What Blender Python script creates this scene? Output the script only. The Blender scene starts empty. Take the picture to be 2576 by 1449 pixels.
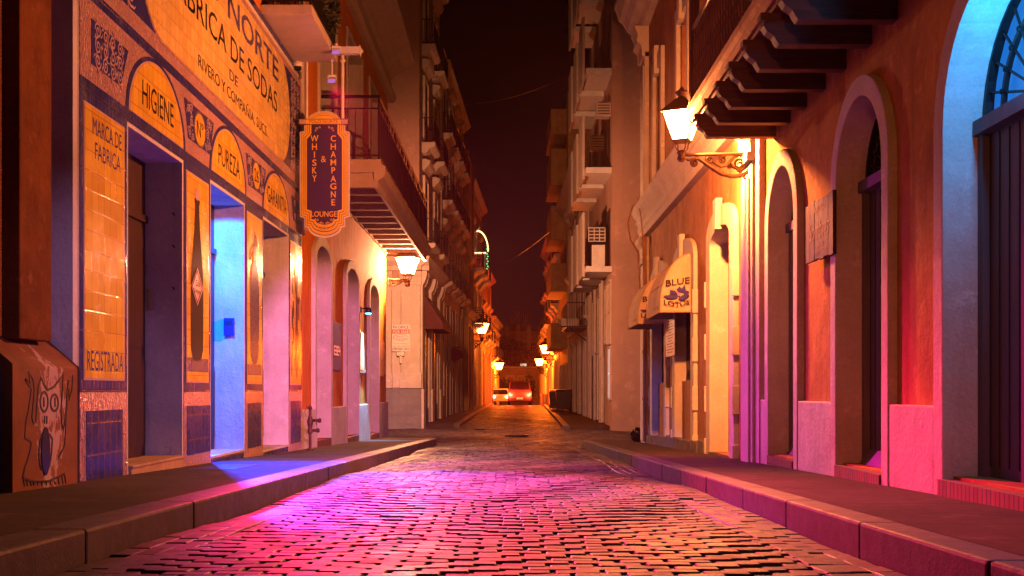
import bpy, bmesh, math, random
from math import pi, sin, cos, radians as R
from mathutils import Vector, Matrix
random.seed(7)
S = bpy.context.scene
COL = S.collection
W = bpy.data.worlds.new("World"); S.world = W; W.use_nodes = True

# ------------------------------------------------------------------ helpers
FP = 2900.0          # focal length, horizon and centre of the photograph (measured)
def onx(x, y, X):    # where a pixel's ray meets the vertical plane X = const -> (depth, height)
    Y = FP * X / (x - 1288.0)
    return Y, (982.0 - y) * Y / FP
def ony(x, y, Y):    # where it meets the plane facing the camera at depth Y -> (X, height)
    return (x - 1288.0) * Y / FP, (982.0 - y) * Y / FP
def lerp(a, b, t): return a + (b - a) * t
def table(pts):
    def f(y):
        if y <= pts[0][0]:
            (a, b), (c, d) = pts[0], pts[1]
            return b + (d - b) / (c - a) * (y - a)
        for (a, b), (c, d) in zip(pts, pts[1:]):
            if y <= c: return lerp(b, d, (y - a) / (c - a))
        return pts[-1][1]
    return f
_rz = table([(0, -.75), (31, -1.519), (34, -1.575), (37, -1.60), (41, -1.575), (47, -1.51), (60, -1.40), (80, -1.29),
             (90, -1.25), (96, -1.245), (102, -1.27), (112, -1.40), (130, -1.75), (170, -2.4)])
def road_z(y): return (_rz(y - 1.5) + 2 * _rz(y) + _rz(y + 1.5)) / 4
def walk_z(y): return -.568 - .0248 * y          # near pavements, both sides
def farwalk_z(y): return road_z(y) + .15

class Frame:
    def __init__(s, o, U, V, N): s.o, s.U, s.V, s.N = Vector(o), Vector(U).normalized(), Vector(V).normalized(), Vector(N).normalized()
    def __call__(s, u, v, n=0.0): return s.o + s.U * u + s.V * v + s.N * n
WF = Frame((0, 0, 0), (1, 0, 0), (0, 1, 0), (0, 0, 1))
def LF(X=-3.92): return Frame((X, 0, 0), (0, 1, 0), (0, 0, 1), (1, 0, 0))
def RF(X=3.2): return Frame((X, 0, 0), (0, 1, 0), (0, 0, 1), (-1, 0, 0))
def CF(Y): return Frame((0, Y, 0), (1, 0, 0), (0, 0, 1), (0, -1, 0))

OFF = {}     # world offset of every root, so that parts keep world coordinates
def tag(o, label=None, cat=None, group=None, kind=None):
    if label: o['label'] = label
    if cat: o['category'] = cat
    if group: o['group'] = group
    if kind: o['kind'] = kind
    return o
def thing(name, label, cat, loc=(0, 0, 0), group=None):
    o = bpy.data.objects.new(name, None); COL.objects.link(o)
    o.empty_display_size = .2; o.location = loc; OFF[o.name] = Vector(loc)
    return tag(o, label, cat, group)

class MB:
    def __init__(s, fr=WF): s.fr = fr; s.v = []; s.f = []; s.m = []; s.mi = 0
    def add(s, pts, faces):
        b = len(s.v); s.v += [s.fr(*p) for p in pts]
        for f in faces: s.f.append([b + i for i in f]); s.m.append(s.mi)
        return s
    def poly(s, pts): return s.add(pts, [list(range(len(pts)))])
    def box(s, u0, u1, v0, v1, n0, n1):
        p = [(u, v, n) for n in (n0, n1) for v in (v0, v1) for u in (u0, u1)]
        return s.add(p, [(0, 2, 3, 1), (4, 5, 7, 6), (0, 1, 5, 4), (2, 6, 7, 3), (0, 4, 6, 2), (1, 3, 7, 5)])
    def prism(s, poly, n0, n1):
        k = len(poly)
        p = [(u, v, n0) for u, v in poly] + [(u, v, n1) for u, v in poly]
        return s.add(p, [list(range(k))[::-1], list(range(k, 2 * k))] + [(i, (i + 1) % k, k + (i + 1) % k, k + i) for i in range(k)])
    def profile(s, prof, u0, u1):           # closed (n, v) outline swept along u
        k = len(prof)
        p = [(u0, v, n) for n, v in prof] + [(u1, v, n) for n, v in prof]
        return s.add(p, [list(range(k)), list(range(k, 2 * k))[::-1]] + [(i, (i + 1) % k, k + (i + 1) % k, k + i) for i in range(k)])
    def frus(s, c, h0, h1, a0, b0, a1, b1, rot=0):   # square frustum: c=(u,n) , half sizes a(u) b(n), heights in v
        p = []
        for h, a, b in ((h0, a0, b0), (h1, a1, b1)):
            for sx, sy in ((-1, -1), (1, -1), (1, 1), (-1, 1)):
                x, y = sx * a, sy * b
                p.append((c[0] + x * cos(rot) - y * sin(rot), h, c[1] + x * sin(rot) + y * cos(rot)))
        return s.add(p, [(3, 2, 1, 0), (4, 5, 6, 7)] + [(i, (i + 1) % 4, 4 + (i + 1) % 4, 4 + i) for i in range(4)])
    def lathe(s, c, prof, seg=12, ax=1):    # prof [(r, h)], axis along v (1) or u (0) or n (2) through c
        p = []
        for r, h in prof:
            for i in range(seg):
                a = 2 * pi * i / seg; x, y = r * cos(a), r * sin(a)
                d = [(h, x, y), (x, h, y), (x, y, h)][ax]
                p.append((c[0] + d[0], c[1] + d[1], c[2] + d[2]))
        f = [(j * seg + i, j * seg + (i + 1) % seg, (j + 1) * seg + (i + 1) % seg, (j + 1) * seg + i) for j in range(len(prof) - 1) for i in range(seg)]
        f += [list(range(seg))[::-1], list(range((len(prof) - 1) * seg, len(prof) * seg))]
        return s.add(p, f)
    def tube(s, path, r, seg=6, r1=None):
        P = [Vector(q) for q in path]; k = len(P); p = []
        prev = None
        for i in range(k):
            t = (P[min(i + 1, k - 1)] - P[max(i - 1, 0)]).normalized()
            if prev is None: a = t.orthogonal().normalized()
            else:
                a = prev - t * prev.dot(t)
                a = a.normalized() if a.length > 1e-6 else t.orthogonal().normalized()
            prev = a; b = t.cross(a); rr = r if r1 is None else lerp(r, r1, i / max(1, k - 1))
            for j in range(seg):
                q = P[i] + (a * cos(2 * pi * j / seg) + b * sin(2 * pi * j / seg)) * rr
                p.append(tuple(q))
        f = [(i * seg + j, i * seg + (j + 1) % seg, (i + 1) * seg + (j + 1) % seg, (i + 1) * seg + j) for i in range(k - 1) for j in range(seg)]
        f += [list(range(seg))[::-1], list(range((k - 1) * seg, k * seg))]
        return s.add(p, f)
    def ribbon(s, path, w, n0, n1, w1=None):      # flat strip in the u-v plane, with thickness
        k = len(path); L = []; Rr = []
        for i in range(k):
            a = Vector(path[max(i - 1, 0)]); b = Vector(path[min(i + 1, k - 1)])
            t = (b - a); t = t.normalized() if t.length > 1e-9 else Vector((1, 0))
            ww = (w if w1 is None else lerp(w, w1, i / (k - 1))) / 2
            nn = Vector((-t.y, t.x)) * ww; c = Vector(path[i])
            L.append(c + nn); Rr.append(c - nn)
        p = [(q.x, q.y, n1) for q in L] + [(q.x, q.y, n1) for q in Rr] + [(q.x, q.y, n0) for q in L] + [(q.x, q.y, n0) for q in Rr]
        f = []
        for i in range(k - 1):
            f += [(i, i + 1, k + i + 1, k + i), (i, 2 * k + i, 2 * k + i + 1, i + 1), (k + i, k + i + 1, 3 * k + i + 1, 3 * k + i)]
        return s.add(p, f)
    def band(s, inner, outer, n0, n1):
        k = len(inner)
        p = [(u, v, n) for n in (n0, n1) for L in (inner, outer) for u, v in L]
        f = []
        for i in range(k - 1):
            f += [(2 * k + i, 2 * k + i + 1, 3 * k + i + 1, 3 * k + i), (i, i + 1, 2 * k + i + 1, 2 * k + i), (k + i, 3 * k + i, 3 * k + i + 1, k + i + 1)]
        for i in (0, k - 1): f.append((i, k + i, 3 * k + i, 2 * k + i))
        return s.add(p, f)
    def spiral(s, c, r, turns, w, n0, n1, a0=0, sgn=1, r0=.12):
        k = int(14 * turns) + 4
        path = [(c[0] + cos(a0 + sgn * 2 * pi * turns * t) * r * lerp(1, r0, t), c[1] + sin(a0 + sgn * 2 * pi * turns * t) * r * lerp(1, r0, t)) for t in [i / k for i in range(k + 1)]]
        return s.ribbon(path, w, n0, n1)
    def wall(s, u0, u1, v0, v1, ops, depth, n=0, sill=True):
        ops = sorted(ops, key=lambda o: o[0]); x = u0
        q = lambda a, b, c, d: s.poly([(a, c, n), (b, c, n), (b, d, n), (a, d, n)])
        for o in ops:
            a, b, c, d = o[:4]; rise = o[4] if len(o) > 4 else 0
            if a > x: q(x, a, v0, v1)
            if c > v0: q(a, b, v0, c)
            arc = arch(a, b, d, rise)
            for (p0, q0), (p1, q1) in zip(arc, arc[1:]):
                s.poly([(p0, q0, n), (p1, q1, n), (p1, v1, n), (p0, v1, n)])
                s.poly([(p0, q0, n), (p0, q0, n - depth), (p1, q1, n - depth), (p1, q1, n)])
            for e in (a, b): s.poly([(e, max(c, v0), n), (e, d, n), (e, d, n - depth), (e, max(c, v0), n - depth)])
            if sill: s.poly([(a, c, n), (b, c, n), (b, c, n - depth), (a, c, n - depth)])
            x = b
        if x < u1: q(x, u1, v0, v1)
        return s
    def build(s, name, mat, parent=None, smooth=False, label=None, bevel=0, recalc=True):
        me = bpy.data.meshes.new(name)
        off = OFF.get(parent.name, Vector()) if parent else Vector()
        me.from_pydata([tuple(p - off) for p in s.v], [], s.f)
        mats = mat if isinstance(mat, (list, tuple)) else [mat]
        for m in mats: me.materials.append(m)
        if len(mats) > 1:
            for p, i in zip(me.polygons, s.m): p.material_index = i
        if recalc or bevel:
            bm = bmesh.new(); bm.from_mesh(me)
            if bevel:
                bmesh.ops.remove_doubles(bm, verts=bm.verts, dist=1e-5)
                es = [e for e in bm.edges if len(e.link_faces) == 2 and e.calc_face_angle(0) > .5]
                bmesh.ops.bevel(bm, geom=es, offset=bevel, segments=2, affect='EDGES', profile=.6)
            bmesh.ops.recalc_face_normals(bm, faces=bm.faces)
            bm.to_mesh(me); bm.free()
        if smooth:
            for p in me.polygons: p.use_smooth = True
            try: me.set_sharp_from_angle(angle=R(40))
            except Exception: pass
        o = bpy.data.objects.new(name, me); COL.objects.link(o)
        if parent: o.parent = parent; OFF[o.name] = off
        else: OFF[o.name] = Vector()
        if label: o['label'] = label
        return o

def arch(a, b, d, rise, k=18):
    if not rise: return [(a, d), (b, d)]
    m, r = (a + b) / 2, (b - a) / 2
    return [(m - r * cos(pi * i / k), d + rise * sin(pi * i / k)) for i in range(k + 1)]
def arch_path(a, b, v0, d, rise): return [(a, v0)] + arch(a, b, d, rise) + [(b, v0)]
def ell(c, a, b, k=28, t0=0, t1=2 * pi): return [(c[0] + a * cos(t0 + (t1 - t0) * i / k), c[1] + b * sin(t0 + (t1 - t0) * i / k)) for i in range(k + (0 if abs(t1 - t0 - 2 * pi) < 1e-6 else 1))]
def rrect(u0, u1, v0, v1, r, k=8):
    out = []
    for cx, cy, a in ((u1 - r, v0 + r, -pi / 2), (u1 - r, v1 - r, 0), (u0 + r, v1 - r, pi / 2), (u0 + r, v0 + r, pi)):
        out += [(cx + r * cos(a + pi / 2 * i / k), cy + r * sin(a + pi / 2 * i / k)) for i in range(k + 1)]
    return out

def text(s, fr, box, n, mat, parent, flip=False, name='lettering', ext=.002, bold=0.0, spacing=1.0, italic=0, warp=None):
    cu = bpy.data.curves.new(name, 'FONT'); cu.body = s; cu.size = 1; cu.extrude = 0; cu.offset = bold; cu.space_character = spacing; cu.shear = italic
    cu.resolution_u = 3
    ob = bpy.data.objects.new('tmp', cu); COL.objects.link(ob)
    dg = bpy.context.evaluated_depsgraph_get(); dg.update()
    ev = ob.evaluated_get(dg); me = ev.to_mesh()
    P = [v.co.copy() for v in me.vertices]; F = [list(p.vertices) for p in me.polygons]
    ev.to_mesh_clear(); bpy.data.objects.remove(ob); bpy.data.curves.remove(cu)
    x0, x1 = min(p.x for p in P), max(p.x for p in P); y0, y1 = min(p.y for p in P), max(p.y for p in P)
    u0, u1, v0, v1 = box; mb = MB(fr)
    pts = []
    for p in P:
        a = (p.x - x0) / (x1 - x0); b = (p.y - y0) / (y1 - y0)
        u = lerp(u1, u0, a) if flip else lerp(u0, u1, a); v = lerp(v0, v1, b)
        if warp: u, v = warp(a, b, u, v)
        pts.append((u, v, n))
    mb.add(pts, F)
    return mb.build(name, mat, parent, recalc=False)

def copy_tree(o, parent=None):
    c = o.copy(); COL.objects.link(c)
    if parent: c.parent = parent
    for ch in list(o.children): copy_tree(ch, c)
    return c

# ------------------------------------------------------------------ materials
def base(name):
    m = bpy.data.materials.new(name); m.use_nodes = True
    nt = m.node_tree; return m, nt, nt.nodes['Principled BSDF']
def nd(nt, t, **k):
    n = nt.nodes.new('ShaderNode' + t)
    for a, b in k.items(): setattr(n, a, b)
    return n
def c4(c): return (c[0], c[1], c[2], 1)
def ramp(nt, src, a, b, c0=(0, 0, 0, 1), c1=(1, 1, 1, 1)):
    r = nd(nt, 'ValToRGB'); e = r.color_ramp.elements
    e[0].position, e[1].position = a, b; e[0].color, e[1].color = c0, c1
    nt.links.new(src, r.inputs[0]); return r.outputs[0]
def mix(nt, f, a, b, mode='MIX'):
    m = nd(nt, 'MixRGB', blend_type=mode)
    for i, x in enumerate((f, a, b)):
        if hasattr(x, 'links'): nt.links.new(x, m.inputs[i])
        else: m.inputs[i].default_value = x if i == 0 else c4(x)
    return m.outputs[0]
def noise(nt, vec, scale, detail=6, rough=.6):
    n = nd(nt, 'TexNoise'); n.inputs['Scale'].default_value = scale; n.inputs['Detail'].default_value = detail; n.inputs['Roughness'].default_value = rough
    nt.links.new(vec, n.inputs['Vector']); return n.outputs['Fac']
def scaled(nt, vec, s):
    m = nd(nt, 'Vector' + 'Math', operation='MULTIPLY'); nt.links.new(vec, m.inputs[0]); m.inputs[1].default_value = s; return m.outputs[0]
def bump(nt, h, strength, dist=.02, prev=None):
    b = nd(nt, 'Bump'); b.inputs['Strength'].default_value = strength; b.inputs['Distance'].default_value = dist
    nt.links.new(h, b.inputs['Height'])
    if prev: nt.links.new(prev, b.inputs['Normal'])
    return b.outputs[0]
def surf(name, c1, c2=None, rough=.85, ns=1.6, streak=0., bs=28, bst=.25, metal=0, spec=.10, chips=None, cut=(.35, .7), crack=0, slabs=None):
    m, nt, b = base(name); pos = nd(nt, 'NewGeometry').outputs['Position']
    c2 = c2 or tuple(x * .72 for x in c1)
    col = mix(nt, ramp(nt, noise(nt, pos, ns, 9, .65), *cut), c1, c2)
    if streak:
        st = noise(nt, scaled(nt, pos, (5.5, 5.5, .45)), 1.0, 6, .65)
        f = ramp(nt, st, .5, .78, (0, 0, 0, 1), (streak, streak, streak, 1))
        col = mix(nt, f, col, tuple(x * .42 for x in c1))
    fine = noise(nt, pos, bs * 1.7, 4)
    col = mix(nt, .22, col, ramp(nt, fine, .3, .7, (.25, .25, .25, 1), (1, 1, 1, 1)), 'MULTIPLY')
    if chips:
        cc, th = chips
        f = ramp(nt, noise(nt, pos, 7, 8, .7), th, th + .03)
        col = mix(nt, f, col, cc)
    if slabs:
        bt = nd(nt, 'TexBrick'); bt.offset = 0
        for k_, v_ in (('Color1', (1, 1, 1, 1)), ('Color2', (.8, .8, .8, 1)), ('Mortar', (.25, .25, .25, 1)), ('Scale', 1), ('Mortar Size', .008), ('Brick Width', slabs[0]), ('Row Height', slabs[1])): bt.inputs[k_].default_value = v_
        nt.links.new(pos, bt.inputs['Vector']); col = mix(nt, 1.0, col, bt.outputs['Color'], 'MULTIPLY')
    blot = ramp(nt, noise(nt, pos, ns * 2.7, 10, .75), .56, .66, (0, 0, 0, 1), (.5, .5, .5, 1))
    col = mix(nt, blot, col, tuple(min(.9, x * 1.25 + .03) for x in c1))
    h = noise(nt, pos, bs, 6)
    if crack:
        vo = nd(nt, 'TexVoronoi', feature='DISTANCE_TO_EDGE'); vo.inputs['Scale'].default_value = 1.1
        dn = nd(nt, 'TexNoise'); dn.inputs['Scale'].default_value = 2.2; dn.inputs['Detail'].default_value = 8; nt.links.new(pos, dn.inputs['Vector'])
        dv = nd(nt, 'VectorMath', operation='MULTIPLY_ADD'); nt.links.new(dn.outputs['Color'], dv.inputs[0]); dv.inputs[1].default_value = (.9, .9, .9); nt.links.new(pos, dv.inputs[2])
        nt.links.new(dv.outputs[0], vo.inputs['Vector'])
        f = ramp(nt, vo.outputs['Distance'], .0012, .004, (1, 1, 1, 1), (0, 0, 0, 1))
        f = mix(nt, 1.0, f, ramp(nt, noise(nt, pos, .8, 3), .54, .62, (0, 0, 0, 1), (.7, .7, .7, 1)), 'MULTIPLY')
        col = mix(nt, f, col, tuple(x * .3 for x in c1))
    nt.links.new(col, b.inputs['Base Color'])
    nt.links.new(bump(nt, h, bst, .016, bump(nt, noise(nt, pos, 4, 5), bst, .04)), b.inputs['Normal'])
    rr = ramp(nt, noise(nt, pos, 9, 4), .3, .7, (rough - .1,) * 3 + (1,), (min(1, rough + .08),) * 3 + (1,))
    nt.links.new(rr, b.inputs['Roughness']); b.inputs['Metallic'].default_value = metal
    b.inputs['Specular IOR Level'].default_value = spec
    return m
def tile(name, c1, c2, grout, su=.165, sv=.185, rough=.13, dirt=.5, mort=.005):
    m, nt, b = base(name); pos = nd(nt, 'NewGeometry').outputs['Position']
    sx = nd(nt, 'SeparateXYZ'); nt.links.new(pos, sx.inputs[0])
    cb = nd(nt, 'CombineXYZ'); nt.links.new(sx.outputs[1], cb.inputs[0]); nt.links.new(sx.outputs[2], cb.inputs[1])
    t = nd(nt, 'TexBrick'); t.offset = 0; t.squash = 1
    for k, v in (('Color1', c4(c1)), ('Color2', c4(c2)), ('Mortar', c4(grout)), ('Scale', 1), ('Mortar Size', mort), ('Mortar Smooth', .25), ('Bias', -.15), ('Brick Width', su), ('Row Height', sv)):
        t.inputs[k].default_value = v
    nt.links.new(cb.outputs[0], t.inputs['Vector'])
    col = t.outputs['Color']
    f = ramp(nt, noise(nt, pos, 1.3, 8, .7), .45, .8, (0, 0, 0, 1), (dirt, dirt, dirt, 1))
    col = mix(nt, f, col, tuple(x * .45 for x in c1))
    ch = ramp(nt, noise(nt, pos, 5.5, 8, .72), .735, .75)
    col = mix(nt, ch, col, tuple(.55 * g + .2 for g in grout))
    nt.links.new(col, b.inputs['Base Color'])
    wav = noise(nt, pos, 6, 3)
    inv = nd(nt, 'Invert'); nt.links.new(t.outputs['Fac'], inv.inputs['Color'])
    nt.links.new(bump(nt, inv.outputs[0], .35, .004, bump(nt, wav, .12, .02)), b.inputs['Normal'])
    nt.links.new(ramp(nt, noise(nt, pos, 3, 6), .35, .75, (rough,) * 3 + (1,), (rough + .22,) * 3 + (1,)), b.inputs['Roughness'])
    return m
def relief(name, c1, c2):
    m, nt, b = base(name); pos = nd(nt, 'NewGeometry').outputs['Position']
    wv = nd(nt, 'TexWave', wave_type='RINGS'); wv.inputs['Scale'].default_value = 7; wv.inputs['Distortion'].default_value = 9; wv.inputs['Detail'].default_value = 2.5; wv.inputs['Detail Scale'].default_value = 2.2
    nt.links.new(scaled(nt, pos, (.01, 1, 1)), wv.inputs['Vector'])
    col = mix(nt, ramp(nt, wv.outputs['Fac'], .25, .7), c2, c1)
    col = mix(nt, ramp(nt, noise(nt, pos, 1.5, 8, .7), .5, .8, (0, 0, 0, 1), (.6, .6, .6, 1)), col, tuple(x * .5 for x in c2))
    nt.links.new(col, b.inputs['Base Color'])
    nt.links.new(bump(nt, wv.outputs['Fac'], .9, .02), b.inputs['Normal']); b.inputs['Roughness'].default_value = .32
    return m
def plain(name, c, rough=.6, metal=0, spec=.5, var=.25):
    m, nt, b = base(name); pos = nd(nt, 'NewGeometry').outputs['Position']
    nt.links.new(mix(nt, ramp(nt, noise(nt, pos, 5, 6), .3, .75), c, tuple(x * (1 - var) for x in c)), b.inputs['Base Color'])
    b.inputs['Roughness'].default_value = rough; b.inputs['Metallic'].default_value = metal; b.inputs['Specular IOR Level'].default_value = spec
    return m
def emis(name, c, s, basec=(.02, .02, .02)):
    m, nt, b = base(name); b.inputs['Base Color'].default_value = c4(basec); b.inputs['Roughness'].default_value = .3
    b.inputs['Emission Color'].default_value = c4(c); b.inputs['Emission Strength'].default_value = s
    return m
def wood(name, c1, c2, ax, rough=.55, su=.12):
    m, nt, b = base(name); pos = nd(nt, 'NewGeometry').outputs['Position']
    sc = {'z': (14, 14, .8), 'x': (.8, 14, 14), 'y': (14, .8, 14)}[ax]
    n = noise(nt, scaled(nt, pos, sc), 1.5, 7, .65)
    nt.links.new(mix(nt, ramp(nt, n, .35, .68), c1, c2), b.inputs['Base Color'])
    nt.links.new(bump(nt, n, .3, .01), b.inputs['Normal']); b.inputs['Roughness'].default_value = rough
    return m
def brickmat(name, c1, c2, mort, ax='y', w=.07, h=.3):
    m, nt, b = base(name); pos = nd(nt, 'NewGeometry').outputs['Position']
    sx = nd(nt, 'SeparateXYZ'); nt.links.new(pos, sx.inputs[0])
    cb = nd(nt, 'CombineXYZ'); nt.links.new(sx.outputs[{'x': 0, 'y': 1}[ax]], cb.inputs[0]); nt.links.new(sx.outputs[2], cb.inputs[1])
    t = nd(nt, 'TexBrick'); t.offset = 0
    for k, v in (('Color1', c4(c1)), ('Color2', c4(c2)), ('Mortar', c4(mort)), ('Scale', 1), ('Mortar Size', .008), ('Brick Width', w), ('Row Height', h)): t.inputs[k].default_value = v
    nt.links.new(cb.outputs[0], t.inputs['Vector'])
    nt.links.new(mix(nt, .5, t.outputs['Color'], ramp(nt, noise(nt, pos, 9, 6), .3, .7, (.3, .3, .3, 1), (1, 1, 1, 1)), 'MULTIPLY'), b.inputs['Base Color'])
    inv = nd(nt, 'Invert'); nt.links.new(t.outputs['Fac'], inv.inputs['Color'])
    nt.links.new(bump(nt, inv.outputs[0], .6, .01), b.inputs['Normal']); b.inputs['Roughness'].default_value = .8
    return m

m_white = surf('white_plaster', (.70, .64, .60), (.56, .49, .45), streak=.35, bst=.3, crack=1)
m_jamb = surf('jamb_plaster', (.66, .64, .66), (.42, .40, .42), streak=.45, ns=1.1, bst=.4, cut=(.42, .72), crack=1)
m_orange = surf('orange_plaster', (.80, .26, .03), (.58, .16, .018), streak=.75, bst=.35, crack=1)
m_orangeL = surf('orange_paint', (.72, .25, .05), (.58, .19, .035), streak=.5, bst=.2)
m_rust = surf('rust_plaster', (.20, .065, .018), (.10, .03, .009), streak=.5, bst=.3, ns=2.2, crack=1)
m_rwall = surf('ochre_plaster', (.62, .28, .07), (.34, .12, .035), streak=.7, bst=.35, ns=1.2, chips=((.6, .4, .3), .70), crack=1)
m_rwhite = surf('warm_white_plaster', (.72, .64, .55), (.55, .46, .38), streak=.35, bst=.4, ns=1.3, crack=1)
m_cream = surf('cream_paint', (.75, .69, .58), (.62, .55, .45), streak=.25, bst=.15)
m_tan = surf('tan_plaster', (.55, .27, .12), (.34, .15, .06), streak=.85, bst=.3, crack=1)
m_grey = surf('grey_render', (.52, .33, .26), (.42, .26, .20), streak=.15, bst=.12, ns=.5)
m_greyd = surf('dark_grey_render', (.26, .25, .27), (.19, .18, .20), streak=.3, bst=.2)
m_pale = surf('pale_render', (.60, .50, .43), (.48, .39, .33), streak=.25, bst=.2)
m_farA = surf('far_cream', (.52, .36, .27), (.40, .26, .19), streak=.4, bst=.2)
m_farB = surf('far_pink', (.52, .36, .30), (.38, .24, .19), streak=.4, bst=.2)
m_farC = surf('far_ochre', (.58, .36, .13), (.42, .24, .08), streak=.4, bst=.2)
m_farR = surf('far_red', (.30, .06, .04), (.2, .04, .03), streak=.3, bst=.2)
m_tO = tile('yellow_tiles', (.78, .53, .05), (.60, .36, .03), (.36, .20, .04))
m_tP = tile('ivory_tiles', (.76, .57, .20), (.60, .42, .14), (.36, .24, .08), rough=.16)
m_tB = tile('blue_tiles', (.02, .024, .19), (.03, .032, .28), (.06, .03, .05), dirt=.4, su=.1)
m_tN = tile('navy_dado_tiles', (.022, .028, .19), (.03, .036, .27), (.16, .07, .04), su=.165, sv=.30, rough=.18, mort=.008)
m_rel = relief('relief_tiles', (.58, .36, .38), (.34, .18, .22))
m_ink = plain('black_glaze', (.008, .007, .012), .2)
m_inkb = plain('blue_glaze', (.035, .035, .24), .2)
m_scroll = plain('pink_glaze', (.55, .38, .42), .3)
m_bottle = plain('dark_bottle_glaze', (.035, .018, .02), .12)
m_siph = plain('grey_bottle_glaze', (.17, .12, .20), .15)
m_burg = plain('burgundy_glaze', (.17, .01, .02), .18)
m_black = plain('black_paint', (.006, .006, .008), .45)
m_iron = plain('wrought_iron', (.018, .014, .013), .45, .6)
m_lampiron = plain('painted_lamp_iron', (.16, .10, .05), .45, .3)
m_door = wood('dark_door_wood', (.06, .025, .015), (.02, .01, .008), 'z', .4)
m_gdoor = wood('grey_door_boards', (.12, .10, .11), (.08, .07, .08), 'z', .55)
m_beam = wood('brown_beam_wood', (.15, .055, .028), (.06, .022, .012), 'x', .6)
m_rail = wood('brown_rail_wood', (.16, .06, .03), (.07, .025, .014), 'z', .5)
m_sgnw = wood('rough_sign_wood', (.085, .024, .012), (.022, .008, .005), 'z', .7)
m_glass = plain('dark_window_glass', (.012, .011, .014), .06)
m_concrete = surf('pavement_concrete', (.085, .050, .040), (.045, .028, .023), rough=.93, spec=.08, bst=.25, ns=.9, slabs=(4.0, 1.55), crack=1)
m_kerb = surf('granite_kerb', (.105, .08, .082), (.065, .05, .054), rough=.6, spec=.2, bst=.2, bs=60)
m_bsill = brickmat('brick_step', (.28, .07, .04), (.18, .05, .03), (.06, .04, .035))
m_stone = brickmat('rough_stone_course', (.24, .20, .17), (.17, .14, .12), (.05, .04, .035), w=.7, h=.6)
m_whitep = plain('white_enamel', (.75, .73, .72), .4)
m_can = surf('awning_canvas', (.72, .52, .29), (.54, .35, .17), rough=.8, bst=.3, bs=70, streak=.6, ns=2.4)
m_canpale = surf('awning_print_ground', (.78, .62, .40), (.64, .47, .28), rough=.8, bst=.25, bs=70, streak=.4, ns=2.4)
m_lotus = plain('lotus_blue_print', (.045, .03, .30), .7)
m_lotusl = plain('lotus_core_print', (.35, .28, .75), .7)
m_print = plain('dark_print', (.03, .012, .02), .7)
m_metal = plain('bare_metal', (.4, .36, .34), .4, .7)
# ------------------------------------------------------------------ ground, road, pavements
KL = table([(0, -2.18), (33, -2.18), (47, -2.13), (95, -1.57), (150, -1.3)])
KR = table([(0, 1.90), (31, 1.90), (44.5, 1.99), (95, 2.50), (150, 2.9)])
WL = table([(0, -3.92), (36.5, -3.92), (46, -3.70), (95, -2.0), (130, -1.7)])
WR = table([(0, 3.2), (28, 3.2), (44, 3.82), (95, 3.2), (130, 3.2)])

m_asph = surf('dark_road_bed', (.018, .016, .016), (.010, .009, .010), rough=.7, bst=.4)
g = MB()
ys = [-30] + [i for i in range(0, 130, 4)] + [130, 150, 170, 260, 420]
for a, b in zip(ys, ys[1:]):
    za, zb = road_z(min(a, 170)) - .07, road_z(min(b, 170)) - .07
    if a >= 170: za = road_z(170) - .07; zb = za
    g.add([(-200, a, za), (200, a, za), (200, b, zb), (-200, b, zb)], [(0, 1, 2, 3)])
tag(g.build('ground', m_asph), kind='structure')

def brick_mat():
    m, nt, b = base('slag_paving_bricks')
    at = nd(nt, 'Attribute', attribute_name='rnd'); pos = nd(nt, 'NewGeometry').outputs['Position']
    r = nd(nt, 'ValToRGB'); e = r.color_ramp.elements
    e[0].position, e[0].color = 0, (.036, .03, .04, 1); e[1].position, e[1].color = 1, (.15, .115, .125, 1)
    x = e.new(.5); x.color = (.085, .07, .085, 1); x = e.new(.85); x.color = (.125, .08, .08, 1)
    nt.links.new(at.outputs['Fac'], r.inputs[0])
    col = mix(nt, .55, r.outputs[0], ramp(nt, noise(nt, pos, 30, 6), .25, .7, (.3, .3, .3, 1), (1, 1, 1, 1)), 'MULTIPLY')
    col = mix(nt, ramp(nt, noise(nt, pos, .7, 6), .5, .75, (0, 0, 0, 1), (.6, .6, .6, 1)), col, (.03, .027, .03))
    nt.links.new(col, b.inputs['Base Color'])
    nt.links.new(ramp(nt, noise(nt, pos, 4, 5), .3, .75, (.42,) * 3 + (1,), (.68,) * 3 + (1,)), b.inputs['Roughness']); b.inputs['Specular IOR Level'].default_value = .12
    nt.links.new(bump(nt, noise(nt, pos, 55, 5), .25, .006, bump(nt, noise(nt, pos, 13, 3), .35, .012)), b.inputs['Normal'])
    return m
rv, rf, rr = [], [], []
def und(x, y): return .012 * sin(x * 2.1 + y * .9) + .014 * sin(y * .55 + x * .7 + 1) + .008 * sin(x * 5.3 - y * 1.7)
def crown(x, y):
    if y > 31: return 0.0
    a, b = KL(y), KR(y); t = (x - (a + b) / 2) / ((b - a) / 2); return .10 * (1 - t * t) * min(1, (31 - y) / 6)
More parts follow.
